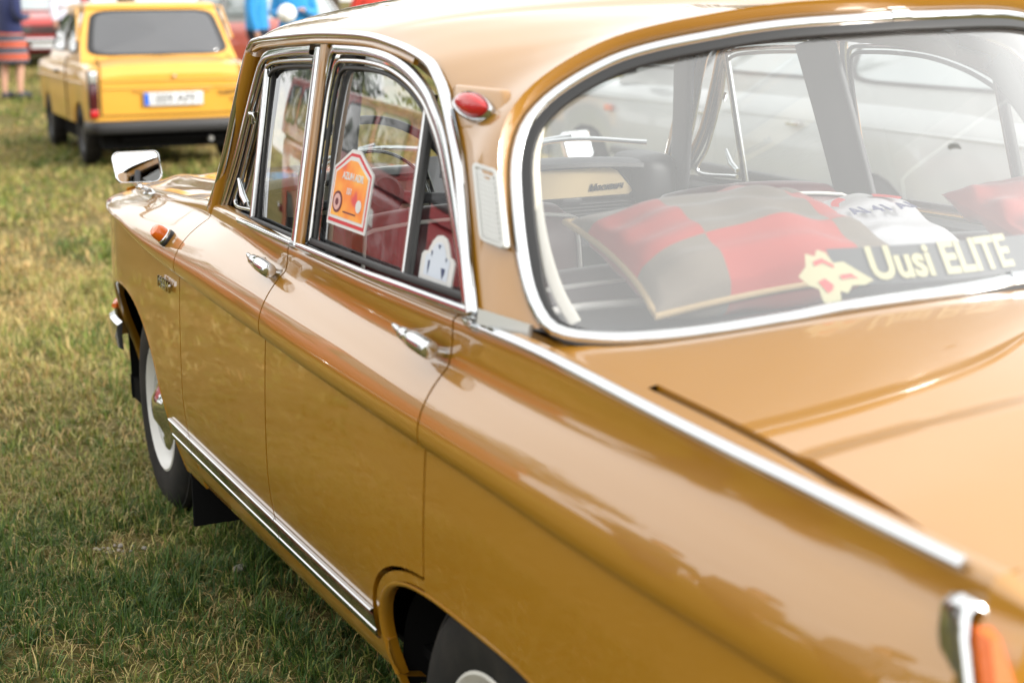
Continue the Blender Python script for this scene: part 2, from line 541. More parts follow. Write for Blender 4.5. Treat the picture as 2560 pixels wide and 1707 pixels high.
    tag(o, 'trampled late-summer grass with green and straw-coloured blades', 'grass', kind='stuff')
grass()

# pale stones where the turf is worn through
def stone(loc, s, seed):
    g = np.random.default_rng(seed)
    bm = bmesh.new(); bmesh.ops.create_icosphere(bm, subdivisions=2, radius=1)
    k = g.normal(size=(6, 3))
    for v in bm.verts:
        c = np.array(v.co)
        v.co = Vector(c * (1 + 0.16 * np.sin(k @ c * 3).sum() / 2) * np.array([1, 0.75, 0.6]))
    me = bpy.data.meshes.new('stone'); bm.to_mesh(me); bm.free()
    o = link('stone', me, STONE); o.location = loc; o.scale = (s, s, s); o.rotation_euler = (0, 0, g.uniform(0, 6))
    return o
STONE = mat('limestone', (0.42, 0.38, 0.33), 0.9, noise=(9, (0.25, 0.22, 0.18), 0.35, 0.7), bump=(30, 0.4, 0.01))
STL = []
# ------------------------------------------------------------------ the ochre saloon (front towards +Y, rear axle at y = 0)
car = empty('saloon_car', (0, 0, 0))
tag(car, 'glossy ochre vintage saloon with chrome trim parked on the grass in the foreground', 'car')

Wf = pchip([-1.02, -0.9, -0.7, -0.3, 0.3, 1.05, 1.6, 2.0, 2.4, 2.55, 2.7, 2.8, 2.95, 3.05], [.738, .748, .757, .764, .767, .765, .763, .761, .754, .740, .712, .690, .645, .58])
ZC = pchip([-1.02, -.7, -.34, 0, .65, 1.05, 1.37, 1.73, 1.96, 2.15, 2.4, 2.6, 2.8, 3.05], [.706, .710, .715, .727, .742, .756, .768, .785, .797, .812, .838, .842, .835, .815])
ZR = pchip([-1.02, -.5, 0, .5, 1.0, 1.54, 1.76, 2.1, 2.45, 2.8, 3.05], [.885, .910, .934, .934, .938, .948, .944, .922, .900, .882, .862])
ZV = pchip([-1.02, -.5, 0, .42, .72, 1.0, 1.26, 1.54, 1.76, 2.1, 2.45, 2.8, 3.05], [.835, .842, .848, .858, .868, .881, .897, .912, .914, .903, .889, .873, .855])
XR = pchip([-1.02, -.5, 0, .5, 1.0, 1.54, 1.76, 2.1, 2.45, 2.8, 3.05], [.688, .700, .706, .706, .701, .680, .664, .650, .632, .597, .53])
XVo = pchip([-1.02, 0, 1.0, 1.76, 2.45, 3.05], [.020, .016, .014, .012, .010, .010])
SILLZ = 0.235

def low_x(y, z):
    zc = ZC(y)
    return Wf(y) - .050 * np.maximum(0, (.50 - z) / .27) ** 2 - .009 * np.maximum(0, (z - .5) / (zc - .5)) ** 2 - .045 * np.clip((y - 2.5) / .35, 0, 1) * np.clip((.68 - z) / .30, 0, 1)

def arch(y, c, a, b, n, z0=.2):
    u = np.clip(np.abs((y - c) / a), 0, 1)
    return z0 + b * (1 - u ** n) ** (1 / n)
RA = lambda y, o=0: arch(y, 0.03, .43 + o, .29 + o, 3.4)
FA = lambda y, o=0: arch(y, 2.40, .50 + o, .465 + o, 2.2)

def upper(y, nsh=16, nri=9, nrd=7):
    """shoulder, riser and belt ridge of the flank above the crease: (x, z) rows for one y"""
    W_, zc, zv, zr, xr = float(Wf(y)), float(ZC(y)), float(ZV(y)), float(ZR(y)), float(XR(y))
    xv = xr + float(XVo(y))
    hh = zv - zc
    a = bez((W_ - .0005, zc + .0015), (W_ + .014, zc + .006 + .14 * hh), (W_ + .001, zc + .62 * hh), (xv, zv), nsh)
    b = bez((xv, zv), (xv - .010, zv + .006), (xr + .0015, zr - .6 * (zr - zv)), (xr, zr - .005), nri)[1:]
    c = bez((xr, zr - .005), (xr - .0015, zr + .004), (xr - .010, zr + .009), (xr - .026, zr + .009), nrd)[1:]
    return np.vstack([a, b, c])

def column(y, zb, nl=18):
    zc = float(ZC(y))
    z = np.linspace(zb, zc, nl)
    x = low_x(y, z)
    lo = np.stack([x, z], 1)
    return np.vstack([lo, upper(y)])

def side_panel(name, y0, y1, zb, parent, n=None, extra=()):
    n = n or max(int(abs(y1 - y0) / 0.014), 8)
    ysamp = np.unique(np.r_[np.linspace(y0, y1, n), [e for e in extra if y0 < e < y1]])
    cols = []
    for y in ysamp:
        c = column(y, float(zb(y)))
        cols.append(np.stack([-c[:, 0], np.full(len(c), y), c[:, 1]], 1))
    P = np.array(cols)
    # returned edges, so that the shut lines are real gaps
    def ret(p, d): q = p.copy(); q[:, 0] += d; return q
    P = np.concatenate([ret(P[0], .022)[None], P, ret(P[-1], .022)[None]], 0)
    bot = P[:, :1].copy(); bot[:, :, 0] += .022
    P = np.concatenate([bot, P], 1)
    return grid(name, P, PAINT, parent, angle=38)

G = .0030
YF, YB, YD = 1.725, 1.04, 0.20     # shut lines: front door, B, rear door
def zb_f(y):
    return np.where(np.abs(y - 2.40) < .50, np.maximum(FA(y), SILLZ), np.where(y > 2.4, .30, SILLZ))
fend = side_panel('front_fender', YF + G, 3.05, zb_f, car, 110, extra=2.40 + .5 * np.array([-1, -.998, -.99, -.98, -.96, .96, .98, .99, .998, 1]))
fdoor = side_panel('front_door', YB + G, YF - G, lambda y: .300, car)
def zb_rd(y):
    return np.where(y < .03 + .455, np.maximum(RA(y, .025), .30), .30)
rdoor = side_panel('rear_door', YD + G, YB - G, zb_rd, car, 80, extra=.03 + .455 * np.array([.9, .95, .98, .99, .997, 1]))
def zb_q(y):
    return np.where(np.abs(y - .03) < .43, np.maximum(RA(y), SILLZ), .27)
quart = side_panel('quarter_panel', -1.0, YD - G, zb_q, car, 90, extra=.03 - .43 * np.array([.9, .95, .98, .99, .997, 1]))
# arch flange of the quarter panel in front of the wheel, along the door's curved edge
yy = .03 + .43 * np.sin(np.linspace(np.arcsin((YD - .03) / .43), np.pi / 2, 40))
inn = np.stack([-(low_x(yy, RA(yy)) - .004), yy, RA(yy)], 1)
ou_y = .03 + .447 * np.sin(np.linspace(np.arcsin((YD - .03) / .447), np.pi / 2, 40))
ouz = arch(ou_y, .03, .447, .307, 3.4)
oun = np.stack([-(low_x(ou_y, ouz) - .004), ou_y, ouz], 1)
deep = lambda q, d: q + np.array([d, 0, 0])
grid('arch_flange', np.stack([deep(inn, .014), inn, oun, deep(oun, .02)], 0), PAINT, quart)
# rolled arch lips
def arch_lip(name, fn, c, a, parent):
    th = np.linspace(-np.pi / 2, np.pi / 2, 70)
    y = c + a * np.sin(th); z = np.maximum(fn(y), SILLZ)
    x = low_x(y, z)
    p = np.stack([-x + .004, y, z], 1)
    n_ = np.stack([np.zeros(70), -np.sin(th), -np.cos(th)], 1)
    rows = [p + np.array([-.004, 0, 0]), p + np.array([-.006, 0, 0]) + n_ * .004, p + np.array([-.002, 0, 0]) + n_ * .009, p + np.array([.008, 0, 0]) + n_ * .011, p + np.array([.020, 0, 0]) + n_ * .008]
    return grid(name, np.array(rows), PAINT, parent, angle=80)
arch_lip('arch_lip', RA, .03, .43, quart)
arch_lip('arch_lip', FA, 2.40, .50, fend)
# sill below the doors
ys_ = np.linspace(.44, 1.905, 60)
rows = [np.stack([-(low_x(ys_, z) + o), ys_, np.full(60, z)], 1) for z, o in ((.225, -.05), (.232, -.02), (.24, -.004), (.262, .0), (.285, .0), (.31, -.004), (.312, -.02))]
sill = grid('sill', np.array(rows), PAINT, car)
# chrome sill moulding with two ridges
ys_ = np.linspace(.462, 1.895, 80)
def sill_row(dz, o): 
    zz = .337 + .020 * ((ys_ - .46) / 1.43) ** 1.5 + dz
    return np.stack([-(low_x(ys_, zz) + o), ys_, zz], 1)
prof = [(-.031, .001), (-.030, .006), (-.027, .0085), (-.019, .0095), (-.014, .0085), (-.012, .0060), (.019, .0060), (.0215, .0075), (.0235, .0095), (.0265, .0098), (.0285, .0075), (.0295, .001)]
mould = grid('sill_moulding', np.array([sill_row(a, b) for a, b in prof]), ALU, sill, angle=30)
for yj in (1.03, 1.71):
    k = int(np.argmin(np.abs(ys_ - yj)))
    jp = np.array([[sill_row(a, b + .0012)[k] + np.array([0, d, 0]) for a, b in prof] for d in (-.0025, .0025)])
    grid('joint_cover', jp, ALU, sill)

for o in [fend, fdoor, rdoor, quart, sill]:
    mirror_copy(o)

# ---------------- greenhouse
def xg(y, z, off=0.0):
    s = np.clip((np.asarray(y) - .3) / 1.46, 0, 1.15)
    return -(.714 - .067 * s * s - (.20 - .09 * s) * (z - .95) - .09 * (z - .95) ** 2 + off)
def on(yz, off=0.0):
    yz = np.asarray(yz, float)
    return np.stack([xg(yz[:, 0], yz[:, 1], off), yz[:, 0], yz[:, 1]], 1)
NOUT = np.array([-1.0, 0, .25])
rail_yz = [(1.771, .935), (1.653, 1.05), (1.567, 1.218), (1.530, 1.30), (1.500, 1.337), (1.454, 1.345), (1.383, 1.350), (1.188, 1.359), (.995, 1.366), (.745, 1.366),
           (.595, 1.354), (.497, 1.340), (.430, 1.325), (.388, 1.304), (.354, 1.282), (.295, 1.228), (.226, 1.156), (.154, 1.046), (.098, .962)]
rail = smooth_path(on(rail_yz, .006), 110)
sides = []
o = sweep('drip_rail', rail, dome(.017, .012), NOUT, CHROME, car); sides.append(o)
# gutter lip under the rail, painted
gut = smooth_path(on([(y - (0.012 if y > 1.45 else 0), z - .014) for y, z in rail_yz[4:12]], .0), 90)
o = sweep('gutter', gut, rprof(.012, .010), NOUT, PAINT, car); sides.append(o)
# painted door opening frame, set back behind the rail
fr_in = on([(1.70, .935), (1.60, 1.05), (1.515, 1.20), (1.475, 1.27), (1.44, 1.30), (1.40, 1.312), (1.33, 1.32), (1.15, 1.332), (.98, 1.338), (.75, 1.338), (.61, 1.325), (.52, 1.306), (.45, 1.285), (.41, 1.262), (.375, 1.24), (.31, 1.18), (.245, 1.10), (.18, 1.02), (.135, .96)], -.028)
fr_out = on(rail_yz, -.008)
a_ = resample(smooth_path(fr_out, 90), 90); b_ = resample(smooth_path(fr_in, 90), 90)
o = grid('door_opening_frame', np.array([a_, a_ * .5 + b_ * .5 + np.array([-.004, 0, 0]), b_]), PAINT, car); sides.append(o)
# B pillar strip
o = sweep('pillar_strip', resample(on([(.945, .945), (.968, 1.345)], .000), 12), rprof(.030, .012), NOUT, PAINT, car); sides.append(o)

def door_top(parent, path_yz, inner_yz, wid, glass_rows, rest):
    fr = smooth_path(on(path_yz, -.010), 90)
    parts = [sweep('window_frame', fr, rprof(wid, .013, .35), NOUT, CHROME, parent)]
    fr2 = smooth_path(on(inner_yz, -.014), 90)
    parts.append(sweep('window_channel', fr2, rprof(.010, .010, .35), NOUT, ALU, parent))
    fr3 = smooth_path(on(rest, -.020), 90)
    parts.append(sweep('window_seal', fr3, rprof(.009, .008, .35), NOUT, RUBBER, parent))
    g0, g1 = glass_rows
    n = 16
    bt = resample(np.asarray(g0, float), n); tp = resample(np.asarray(g1, float), n)
    P = []
    for s in np.linspace(0, 1, 12):
        yz = bt * (1 - s) + tp * s
        P.append(on(yz, -.024))
    parts.append(grid('window_glass', np.array(P), GLASS, parent))
    return parts

# front door top
ft = door_top(fdoor, [(1.075, 1.333), (1.20, 1.328), (1.334, 1.319), (1.40, 1.311), (1.43, 1.298), (1.452, 1.275), (1.50, 1.19), (1.575, 1.07), (1.69, .945)],
              [(1.065, 1.312), (1.20, 1.307), (1.33, 1.300), (1.385, 1.293), (1.415, 1.280), (1.437, 1.258), (1.482, 1.18), (1.555, 1.06), (1.655, .955)], .022,
              ([(1.66, .945), (1.02, .952)], [(1.415, 1.305), (1.03, 1.325)]),
              [(1.06, 1.30), (1.20, 1.296), (1.32, 1.289), (1.37, 1.282), (1.40, 1.27), (1.424, 1.247), (1.468, 1.17), (1.54, 1.06), (1.64, .957)])
sweep('window_post', resample(on([(1.008, .945), (1.030, 1.338)], -.010), 12), rprof(.022, .014, .35), NOUT, CHROME, fdoor)
sweep('window_channel', resample(on([(1.030, .955), (1.050, 1.31)], -.016), 12), rprof(.010, .010), NOUT, RUBBER, fdoor)
sweep('belt_moulding', resample(on([(1.715, .936), (1.35, .944), (1.0, .948)], .000), 30), rprof(.014, .012, .4), NOUT, CHROME, fdoor)
sweep('belt_seal', resample(on([(1.69, .947), (1.35, .955), (1.02, .958)], -.014), 30), rprof(.009, .010, .4), NOUT, RUBBER, fdoor)
sweep('vent_divider', resample(on([(1.392, .955), (1.408, 1.292)], -.020), 14), rprof(.013, .016, .3), NOUT, CHROME, fdoor)
sweep('divider_seal', resample(on([(1.379, .955), (1.395, 1.290)], -.024), 14), rprof(.004, .006, .3), NOUT, RUBBER, fdoor)
# quarter light: its own slim frame, pivot and catch
sweep('quarter_light_frame', smooth_path(on([(1.42, .968), (1.59, .966), (1.535, 1.04), (1.455, 1.17), (1.418, 1.25)], -.020), 60), rprof(.009, .010, .3), NOUT, CHROME, fdoor)
pv = on([(1.462, 1.182)], -.006)[0]
tube('pivot', np.array([pv + np.array([0, .012, -.02]), pv + np.array([-.004, 0, 0]), pv + np.array([0, -.012, .0]), pv + np.array([-.002, -.014, -.018])]), [.006, .009, .009, .004], CHROME, fdoor)
lt = on([(1.452, 1.005)], .03)[0]
tube('catch', np.array([lt + np.array([.03, .035, .03]), lt + np.array([.03, .01, -.005]), lt + np.array([.03, -.02, -.022])]), [.004, .008, .007], CHROME, fdoor)
# rear door top
rt_ = door_top(rdoor, [(.950, .955), (.962, 1.20), (.958, 1.30), (.940, 1.335), (.90, 1.338), (.76, 1.338), (.637, 1.329), (.535, 1.308), (.458, 1.281), (.410, 1.255), (.328, 1.194), (.20, 1.05), (.142, .972)],
               [(.928, .965), (.938, 1.20), (.932, 1.29), (.915, 1.312), (.88, 1.316), (.76, 1.317), (.645, 1.309), (.545, 1.289), (.472, 1.264), (.425, 1.238), (.345, 1.178), (.22, 1.045), (.165, .975)], .022,
               ([(.94, .955), (.13, .965)], [(.93, 1.322), (.60, 1.312), (.45, 1.275), (.40, 1.245)]),
               [(.916, .968), (.924, 1.20), (.918, 1.28), (.90, 1.298), (.87, 1.303), (.76, 1.304), (.65, 1.297), (.553, 1.277), (.483, 1.252), (.437, 1.226), (.357, 1.168), (.235, 1.04), (.18, .975)])
sweep('belt_moulding', resample(on([(.955, .952), (.55, .955), (.105, .962)], .000), 30), rprof(.015, .013, .4), NOUT, CHROME, rdoor)
sweep('belt_seal', resample(on([(.92, .965), (.5, .969), (.17, .974)], -.014), 30), rprof(.013, .010, .4), NOUT, RUBBER, rdoor)
sweep('window_divider', resample(on([(.408, .965), (.440, 1.272)], -.022), 14), rprof(.016, .014, .3), NOUT, RUBBER, rdoor)
sweep('divider_edge', resample(on([(.423, .965), (.455, 1.272)], -.022), 14), rprof(.009, .015, .3), NOUT, ALU, rdoor)
for ch in [c for d in (fdoor, rdoor) for c in d.children]:
    for d in [x for x in car.children if x.name.startswith(ch.parent.name) and x is not ch.parent]:
        c = ch.copy(); col.objects.link(c); c.parent = d
for o in sides: mirror_copy(o)

# ---------------- rear window
WO = [(0, -.292, 1.009), (-.245, -.261, .990), (-.367, -.217, .971), (-.478, -.158, .952), (-.555, -.104, .942), (-.609, -.056, .941), (-.636, -.024, .948), (-.646, -.002, .963), (-.650, .022, .989), (-.649, .046, 1.022),
      (-.641, .083, 1.079), (-.630, .116, 1.135), (-.619, .140, 1.179), (-.603, .154, 1.217), (-.582, .159, 1.248), (-.545, .152, 1.282), (-.489, .134, 1.317), (-.428, .111, 1.343), (-.336, .073, 1.364), (-.201, .031, 1.383), (0, .007, 1.392)]
def wsurf(x, z): return -.296 + .78 * (z - 1.004) + .78 * x * x
half = smooth_path(WO, 90)
half[:, 1] = wsurf(half[:, 0], half[:, 2])
# the far half of the frame runs flatter along the top
zr_ = pchip([-.65, -.60, -.582, -.545, -.489, -.428, -.336, -.201, 0], [0, 0, .004, .013, .024, .027, .022, .010, 0])
halfR = half.copy(); up_ = half[:, 2] > 1.15
halfR[up_, 2] += zr_(half[up_, 0])
halfR[:, 1] = wsurf(halfR[:, 0], halfR[:, 2])
loop = np.vstack([half, (halfR * np.array([-1, 1, 1]))[::-1][1:-1]])
wn = nrm(np.stack([1.56 * loop[:, 0], -np.ones(len(loop)), np.full(len(loop), .78)], 1))
rw = empty('rear_window', (0, 0, 0), parent=car)
wc = np.array([0, 0, 1.20])
P = []
for s in np.linspace(.985, .02, 12):
    q = wc + (loop - wc) * s
    q[:, 1] = wsurf(q[:, 0], q[:, 2])
    P.append(q)
REAR_PANE = grid('glass_pane', np.array(P), REARGLASS, rw, wrap=True, angle=180)
T_ = nrm(np.roll(loop, -1, 0) - np.roll(loop, 1, 0)); IN_ = nrm(np.cross(wn, T_)); IN_ *= np.sign((IN_ * (np.array([0, 0, 1.2]) - loop)).sum(1).mean())
bt_ = np.clip((.985 - loop[:, 2]) / .03, 0, 1) * (np.abs(loop[:, 0]) < .63)
bt_ = np.maximum(bt_, np.clip((1.05 - loop[:, 2]) / .03, 0, 1) * (np.abs(loop[:, 0]) < .56))
kk_ = np.convolve(np.r_[bt_[-6:], bt_, bt_[:6]], np.ones(13) / 13, 'valid')
sweep('rubber_seal', loop + wn * .001 + IN_ * (.012 - .022 * kk_)[:, None], rprof(.030, .009, .4), wn, RUBBER, rw, closed=True)
sweep('chrome_trim', loop + wn * .006, dome(.023, .011, 10), wn, CHROME, rw, closed=True)
for k in (0, 89):
    i = 0 if k == 0 else 89
    T = nrm(loop[i + 1] - loop[i - 1])
    sweep('trim_joint', np.array([loop[i] - T * .018, loop[i] + T * .018]) + wn[i] * .0066, dome(.0255, .0125, 10), wn[i], CHROME, rw)

# ---------------- roof with the C pillars, one pressing
nr = 100
tt = np.linspace(0, 1, nr)
railR = smooth_path(on(rail_yz[4:], -.002), 400)
ar = np.r_[0, np.cumsum(np.linalg.norm(np.diff(railR, axis=0), axis=1))]; ar /= ar[-1]
ymid = float(np.interp(-.72, -railR[:, 1], ar))
tm = .55
pr_ = np.where(tt < tm, tt / tm * ymid, ymid + (tt - tm) / (1 - tm) * (1 - ymid))
RP = np.stack([np.interp(pr_, ar, railR[:, k]) for k in range(3)], 1)
# lip round the top of the rear window; each half of the pressing is built on its own half of the frame
roof = empty('roof', (0, 0, 0), parent=car)
cen_z = pchip([0.0, .03, .2, .5, .9, 1.3, 1.62], [1.425, 1.436, 1.456, 1.472, 1.478, 1.462, 1.420])
def roof_half(hf, sx):
    hl = hf[::-1]                                     # top centre -> bottom corner -> bottom centre
    stop = int(np.argmin(np.abs(hl[:, 2] - .962) + (hl[:, 0] > -.6) * 9))
    hl = hl[:stop + 1]
    hn = nrm(np.stack([1.56 * hl[:, 0], -np.ones(len(hl)), np.full(len(hl), .78)], 1))
    tg = nrm(np.gradient(hl, axis=0)); og = nrm(np.cross(hn, tg))
    og *= np.sign(og[3, 2])
    aw = np.clip((hl[:, 2] - 1.02) / .22, 0, 1); aw = aw * aw * (3 - 2 * aw)
    lip = hl + og * (.015 + .010 * aw)[:, None] + hn * (.004 + .026 * aw)[:, None]
    lip[0] = [0, lip[0][1], float(cen_z(max(lip[0][1], 0.0)))]
    y_lip = lip[0][1]
    IP = np.empty((nr, 3))
    nl_ = resample(lip, 400); al = np.linspace(0, 1, 400)
    for i, t in enumerate(tt):
        if t < tm:
            y = 1.60 + (y_lip - 1.60) * (t / tm); IP[i] = (0, y, cen_z(y))
        else:
            q = (t - tm) / (1 - tm)
            IP[i] = [np.interp(q, al, nl_[:, k]) for k in range(3)]
    sv = np.linspace(0, 1, 34) ** 1.25
    P = []
    for i, t in enumerate(tt):
        b = np.clip((t - .50) / .28, 0, 1); b = b * b * (3 - 2 * b)
        ch = IP[i] - RP[i]
        T0 = np.array([.05, ch[1] * .6, .17]) * (1 - b) + (ch * .9 + np.array([-.018, 0, .0])) * b
        T1 = np.array([.72 * min(1, abs(ch[0]) / .6), ch[1] * .8, .02]) * (1 - b) + (ch * .9 + np.array([.03, -.02, -.0])) * b
        h = sv[:, None]
        P.append((2 * h ** 3 - 3 * h ** 2 + 1) * RP[i] + (h ** 3 - 2 * h ** 2 + h) * T0 + (-2 * h ** 3 + 3 * h ** 2) * IP[i] + (h ** 3 - h ** 2) * T1)
    M_ = np.array([sx, 1, 1])
    o = grid('roof_skin', np.array(P) * M_, PAINT, roof, angle=60, flip=(sx > 0))
    grid('window_surround', np.array([lip, hl + og * .012 + hn * (.004 + .012 * aw)[:, None], hl + og * .009 - hn * .002]) * M_, PAINT, roof, angle=60)
    return o
rl = roof_half(half, 1)
roof_half(halfR, -1)
# headlining
hlP = []
for y in np.linspace(1.5, .20, 14):
    zc_ = float(cen_z(y)) - .035; hw = float(np.interp(y, [.2, .5], [.30, .57]))
    hlP.append([(x, y, zc_ - .10 * (abs(x) / hw) ** 3) for x in np.linspace(-hw, hw, 21)])
HEAD = mat('headlining', (0.42, 0.42, 0.41), 0.9)
grid('headlining', np.array(hlP), HEAD, roof)

# C pillar furniture, left and right
def skew4(o, x, y, n):
    """matrix whose x and y axes need not be square to each other"""
    M = Matrix((Vector(x).normalized(), Vector(y).normalized(), Vector(n).normalized())).transposed().to_4x4(); M.translation = Vector(o)
    return M
def cpillar(s):
    S = Matrix.Diagonal((s, 1, 1, 1))
    # marker lamp on its raised pod
    N_ = Vector((-.80, -.17, .57)); c = Vector((-.626, .262, 1.256))
    M = S @ skew4(c + N_ * .004, (.018, -.107, -.0027), (.25, .45, .86), N_)
    n = 28
    def eye(a_, b_): return [(a_ * math.cos(t), b_ * math.sin(t) * (abs(math.sin(t)) ** .3)) for t in np.linspace(0, 2 * math.pi, n, endpoint=False)]
    V = []
    for k, zz in ((1.0, .002), (1.0, .012), (.93, .016), (.84, .015)):
        V += [M @ Vector((p[0], p[1], zz)) for p in eye(.056 * k, .026 * k - .003 * (1 - k))]
    lamp = mesh('marker_lamp', V, gridf(4, n, 0, True), CHROME, car, True, 40)
    V = []
    for k, zz in ((1, .012), (.95, .019), (.75, .025), (.4, .028), (.05, .029)):
        V += [M @ Vector((p[0], p[1], zz)) for p in eye(.047 * k, .0205 * k)]
    mesh('lens', V, gridf(5, n, 0, True) + [tuple(4 * n + i for i in range(n))], REDLENS, lamp, True, 50)
    def rr(hw, hh, r):
        q = []
        for cx, cy, a0 in ((hw - r, hh - r, 0), (-hw + r, hh - r, 90), (-hw + r, -hh + r, 180), (hw - r, -hh + r, 270)):
            q += [(cx + r * math.cos(R(a0 + i * 18)), cy + r * math.sin(R(a0 + i * 18))) for i in range(6)]
        return q
    V = []
    k = 24
    for g_, zz in ((.010, -.022), (.006, -.006), (.0, .001), (-.006, .004)):
        V += [M @ Vector((p[0] + .004, p[1], zz)) for p in rr(.074 + g_, .040 + g_, .014)]
    mesh('lamp_pod', V, gridf(4, k, 0, True) + [tuple(3 * k + i for i in range(k))], PAINT, car, True, 60)
    # vent panel: flush bright frame with a ribbed face
    N_ = Vector((-.937, -.269, .224))
    M = S @ skew4((-.6699, .1320, 1.1219), (.19, -.97, -.12), (.021, .069, .111), N_)
    V = []
    for g_, zz in ((0, -.006), (0, .003), (-.002, .005), (-.007, .005), (-.009, .002)):
        V += [M @ Vector((p[0], p[1], zz)) for p in rr(.034 + g_, .068 + g_, .012 + g_ * .6)]
    vent = mesh('air_vent', V, gridf(5, k, 0, True) + [tuple(4 * k + i for i in range(k))], VENT, car, True, 30)
    for j in range(13):
        y = -.051 + j * .0085
        plate('rib', [(-.022, y - .0018), (.022, y - .0018), (.022, y + .0018), (-.022, y + .0018)], M @ Matrix.Translation((0, 0, .002)), .0022, VENT, vent)
    # bright base moulding
    M = S @ skew4((-.686, .046, .950), (.041, -.086, -.0115), (.15, .05, 1), (-.86, -.36, .30))
    plate('pillar_base_moulding', [(-.050, -.010), (.048, -.012), (.050, .012), (-.050, .013)], M, .009, VENT, car)
REDLENS = mat('red_lens', (0.45, 0.012, 0.015), 0.12, 0, 0.6, bump=(120, 0.25, 0.003))
AMBER = mat('amber_lens', (0.66, 0.125, 0.006), 0.15, 0, 0.3, bump=(90, 0.2, 0.003))
VENT = mat('pale_anodised', (0.50, 0.50, 0.48), 0.35, 0.55)
cpillar(1); cpillar(-1)

# ---------------- rear deck, boot lid, rear panel
ZE = pchip([-1.03, -.9, -.75, -.5, -.3, 0, .15], [.836, .859, .884, .908, .917, .932, .938])
ZM = pchip([-1.03, -.95, -.8, -.55, -.3, .1], [.872, .905, .945, .982, 1.001, 1.012])
def deck_z(x, y):
    e = ZE(y); st = np.clip((-.600 - .07 * (1 - np.minimum(np.abs(x) / .63, 1) ** 2) - y) / .035, 0, 1); return ZM(y) - (ZM(y) - e) * (np.abs(x) / .635) ** 2.0 + .005 * st * st * (3 - 2 * st) * (np.abs(x) < .625)
def fin_in(y): return XR(y) - .028
XL = .628
# gutter strip between fin and lid, from the C pillar back
yy = np.linspace(.12, -1.0, 80)
rows = []
for f, dz in ((0, .0085), (.15, .002), (.4, -.002), (1, 0)):
    xa = fin_in(yy) + .003; xb = np.full(80, XL + .008)
    x = xa * (1 - f) + xb * f
    z = (ZR(yy) + .0) * (1 - f) ** 3 + deck_z(x, yy) * (1 - (1 - f) ** 3) + dz
    rows.append(np.stack([-x, yy, z], 1))
rows.append(rows[-1] + np.array([.0, 0, -.02]))
dk = grid('deck_side', np.array(rows), PAINT, car, angle=60); mirror_copy(dk)
# cowl between window and lid (the lid's front edge is under the window)
xs_ = np.linspace(-XL - .008, XL + .008, 61)
def low_edge(x):
    b = half[np.argsort(half[:, 0])]
    lo = half[:int(np.argmin(half[:, 0])) + 1]
    i = np.argsort(lo[:, 0]); ax = -abs(x)
    return np.interp(ax, lo[i, 0], lo[i, 1]), np.interp(ax, lo[i, 0], lo[i, 2])
P = []
for f in np.linspace(0, 1, 14):
    r_ = []
    for x in xs_:
        y0, z0 = low_edge(x)
        y = (y0 + .006) * (1 - f) + (-.285 - .05 * (1 - (x / XL) ** 2)) * f
        zz = deck_z(x, y)
        q = np.clip((1 - f) ** 4, 0, 1)
        r_.append((x, y, zz * (1 - q) + min(zz, z0 - .008) * q))
    P.append(r_)
grid('rear_cowl', np.array(P), PAINT, car, flip=True, angle=60)
# lid
P = []
for f in np.linspace(0, 1, 60):
    r_ = []
    for x in np.linspace(-XL + .006, XL - .006, 61):
        y = (-.285 - .05 * (1 - (x / XL) ** 2) - .0005) * (1 - f) + (-.985 - .03 * (1 - (x / XL) ** 2)) * f
        r_.append((x, y, deck_z(x, y) + .0002))
    P.append(r_)
P = np.array(P)
last = P[-1]
fold = []
for k, (dy, dz) in enumerate(((-.008, -.003), (-.016, -.012), (-.022, -.03), (-.03, -.10), (-.034, -.22), (-.03, -.34))):
    fold.append(last + np.array([0, dy, dz]))
P = np.concatenate([P, np.array(fold)], 0)
sideL = P[:, :1] + np.array([0, 0, -.02]); sideR = P[:, -1:] + np.array([0, 0, -.02])
lid = grid('boot_lid', np.concatenate([sideL, P, sideR], 1), PAINT, car, flip=True, angle=45)
# black shut-line rubber beside the lid
for s in (-1, 1):
    yq = np.linspace(-.29, -.985, 40); xq = np.full(40, XL + .002)
    sweep('boot_seal', np.stack([s * xq, yq, deck_z(xq, yq) - .012], 1), rprof(.014, .006), (0, 0, 1), RUBBER, car)
# rear body below: fin ends and lower panel
V = []
yq = -1.0
prof_ = column(yq, .27, 18)
prof_ = np.stack([-prof_[:, 0], np.full(len(prof_), yq), prof_[:, 1]], 1)
inner = prof_.copy(); inner[:, 0] = -XL - .004; inner[:, 1] = -1.03
inner[:, 2] = np.minimum(inner[:, 2], float(ZE(-1.0)))
mid = prof_ * .5 + inner * .5; mid[:, 1] -= .018
o = grid('fin_end', np.array([prof_, mid, inner]), PAINT, car, angle=40); mirror_copy(o)
box('rear_panel', (-.64, -1.03, .27), (.64, -.99, .56), PAINT, car, .01)
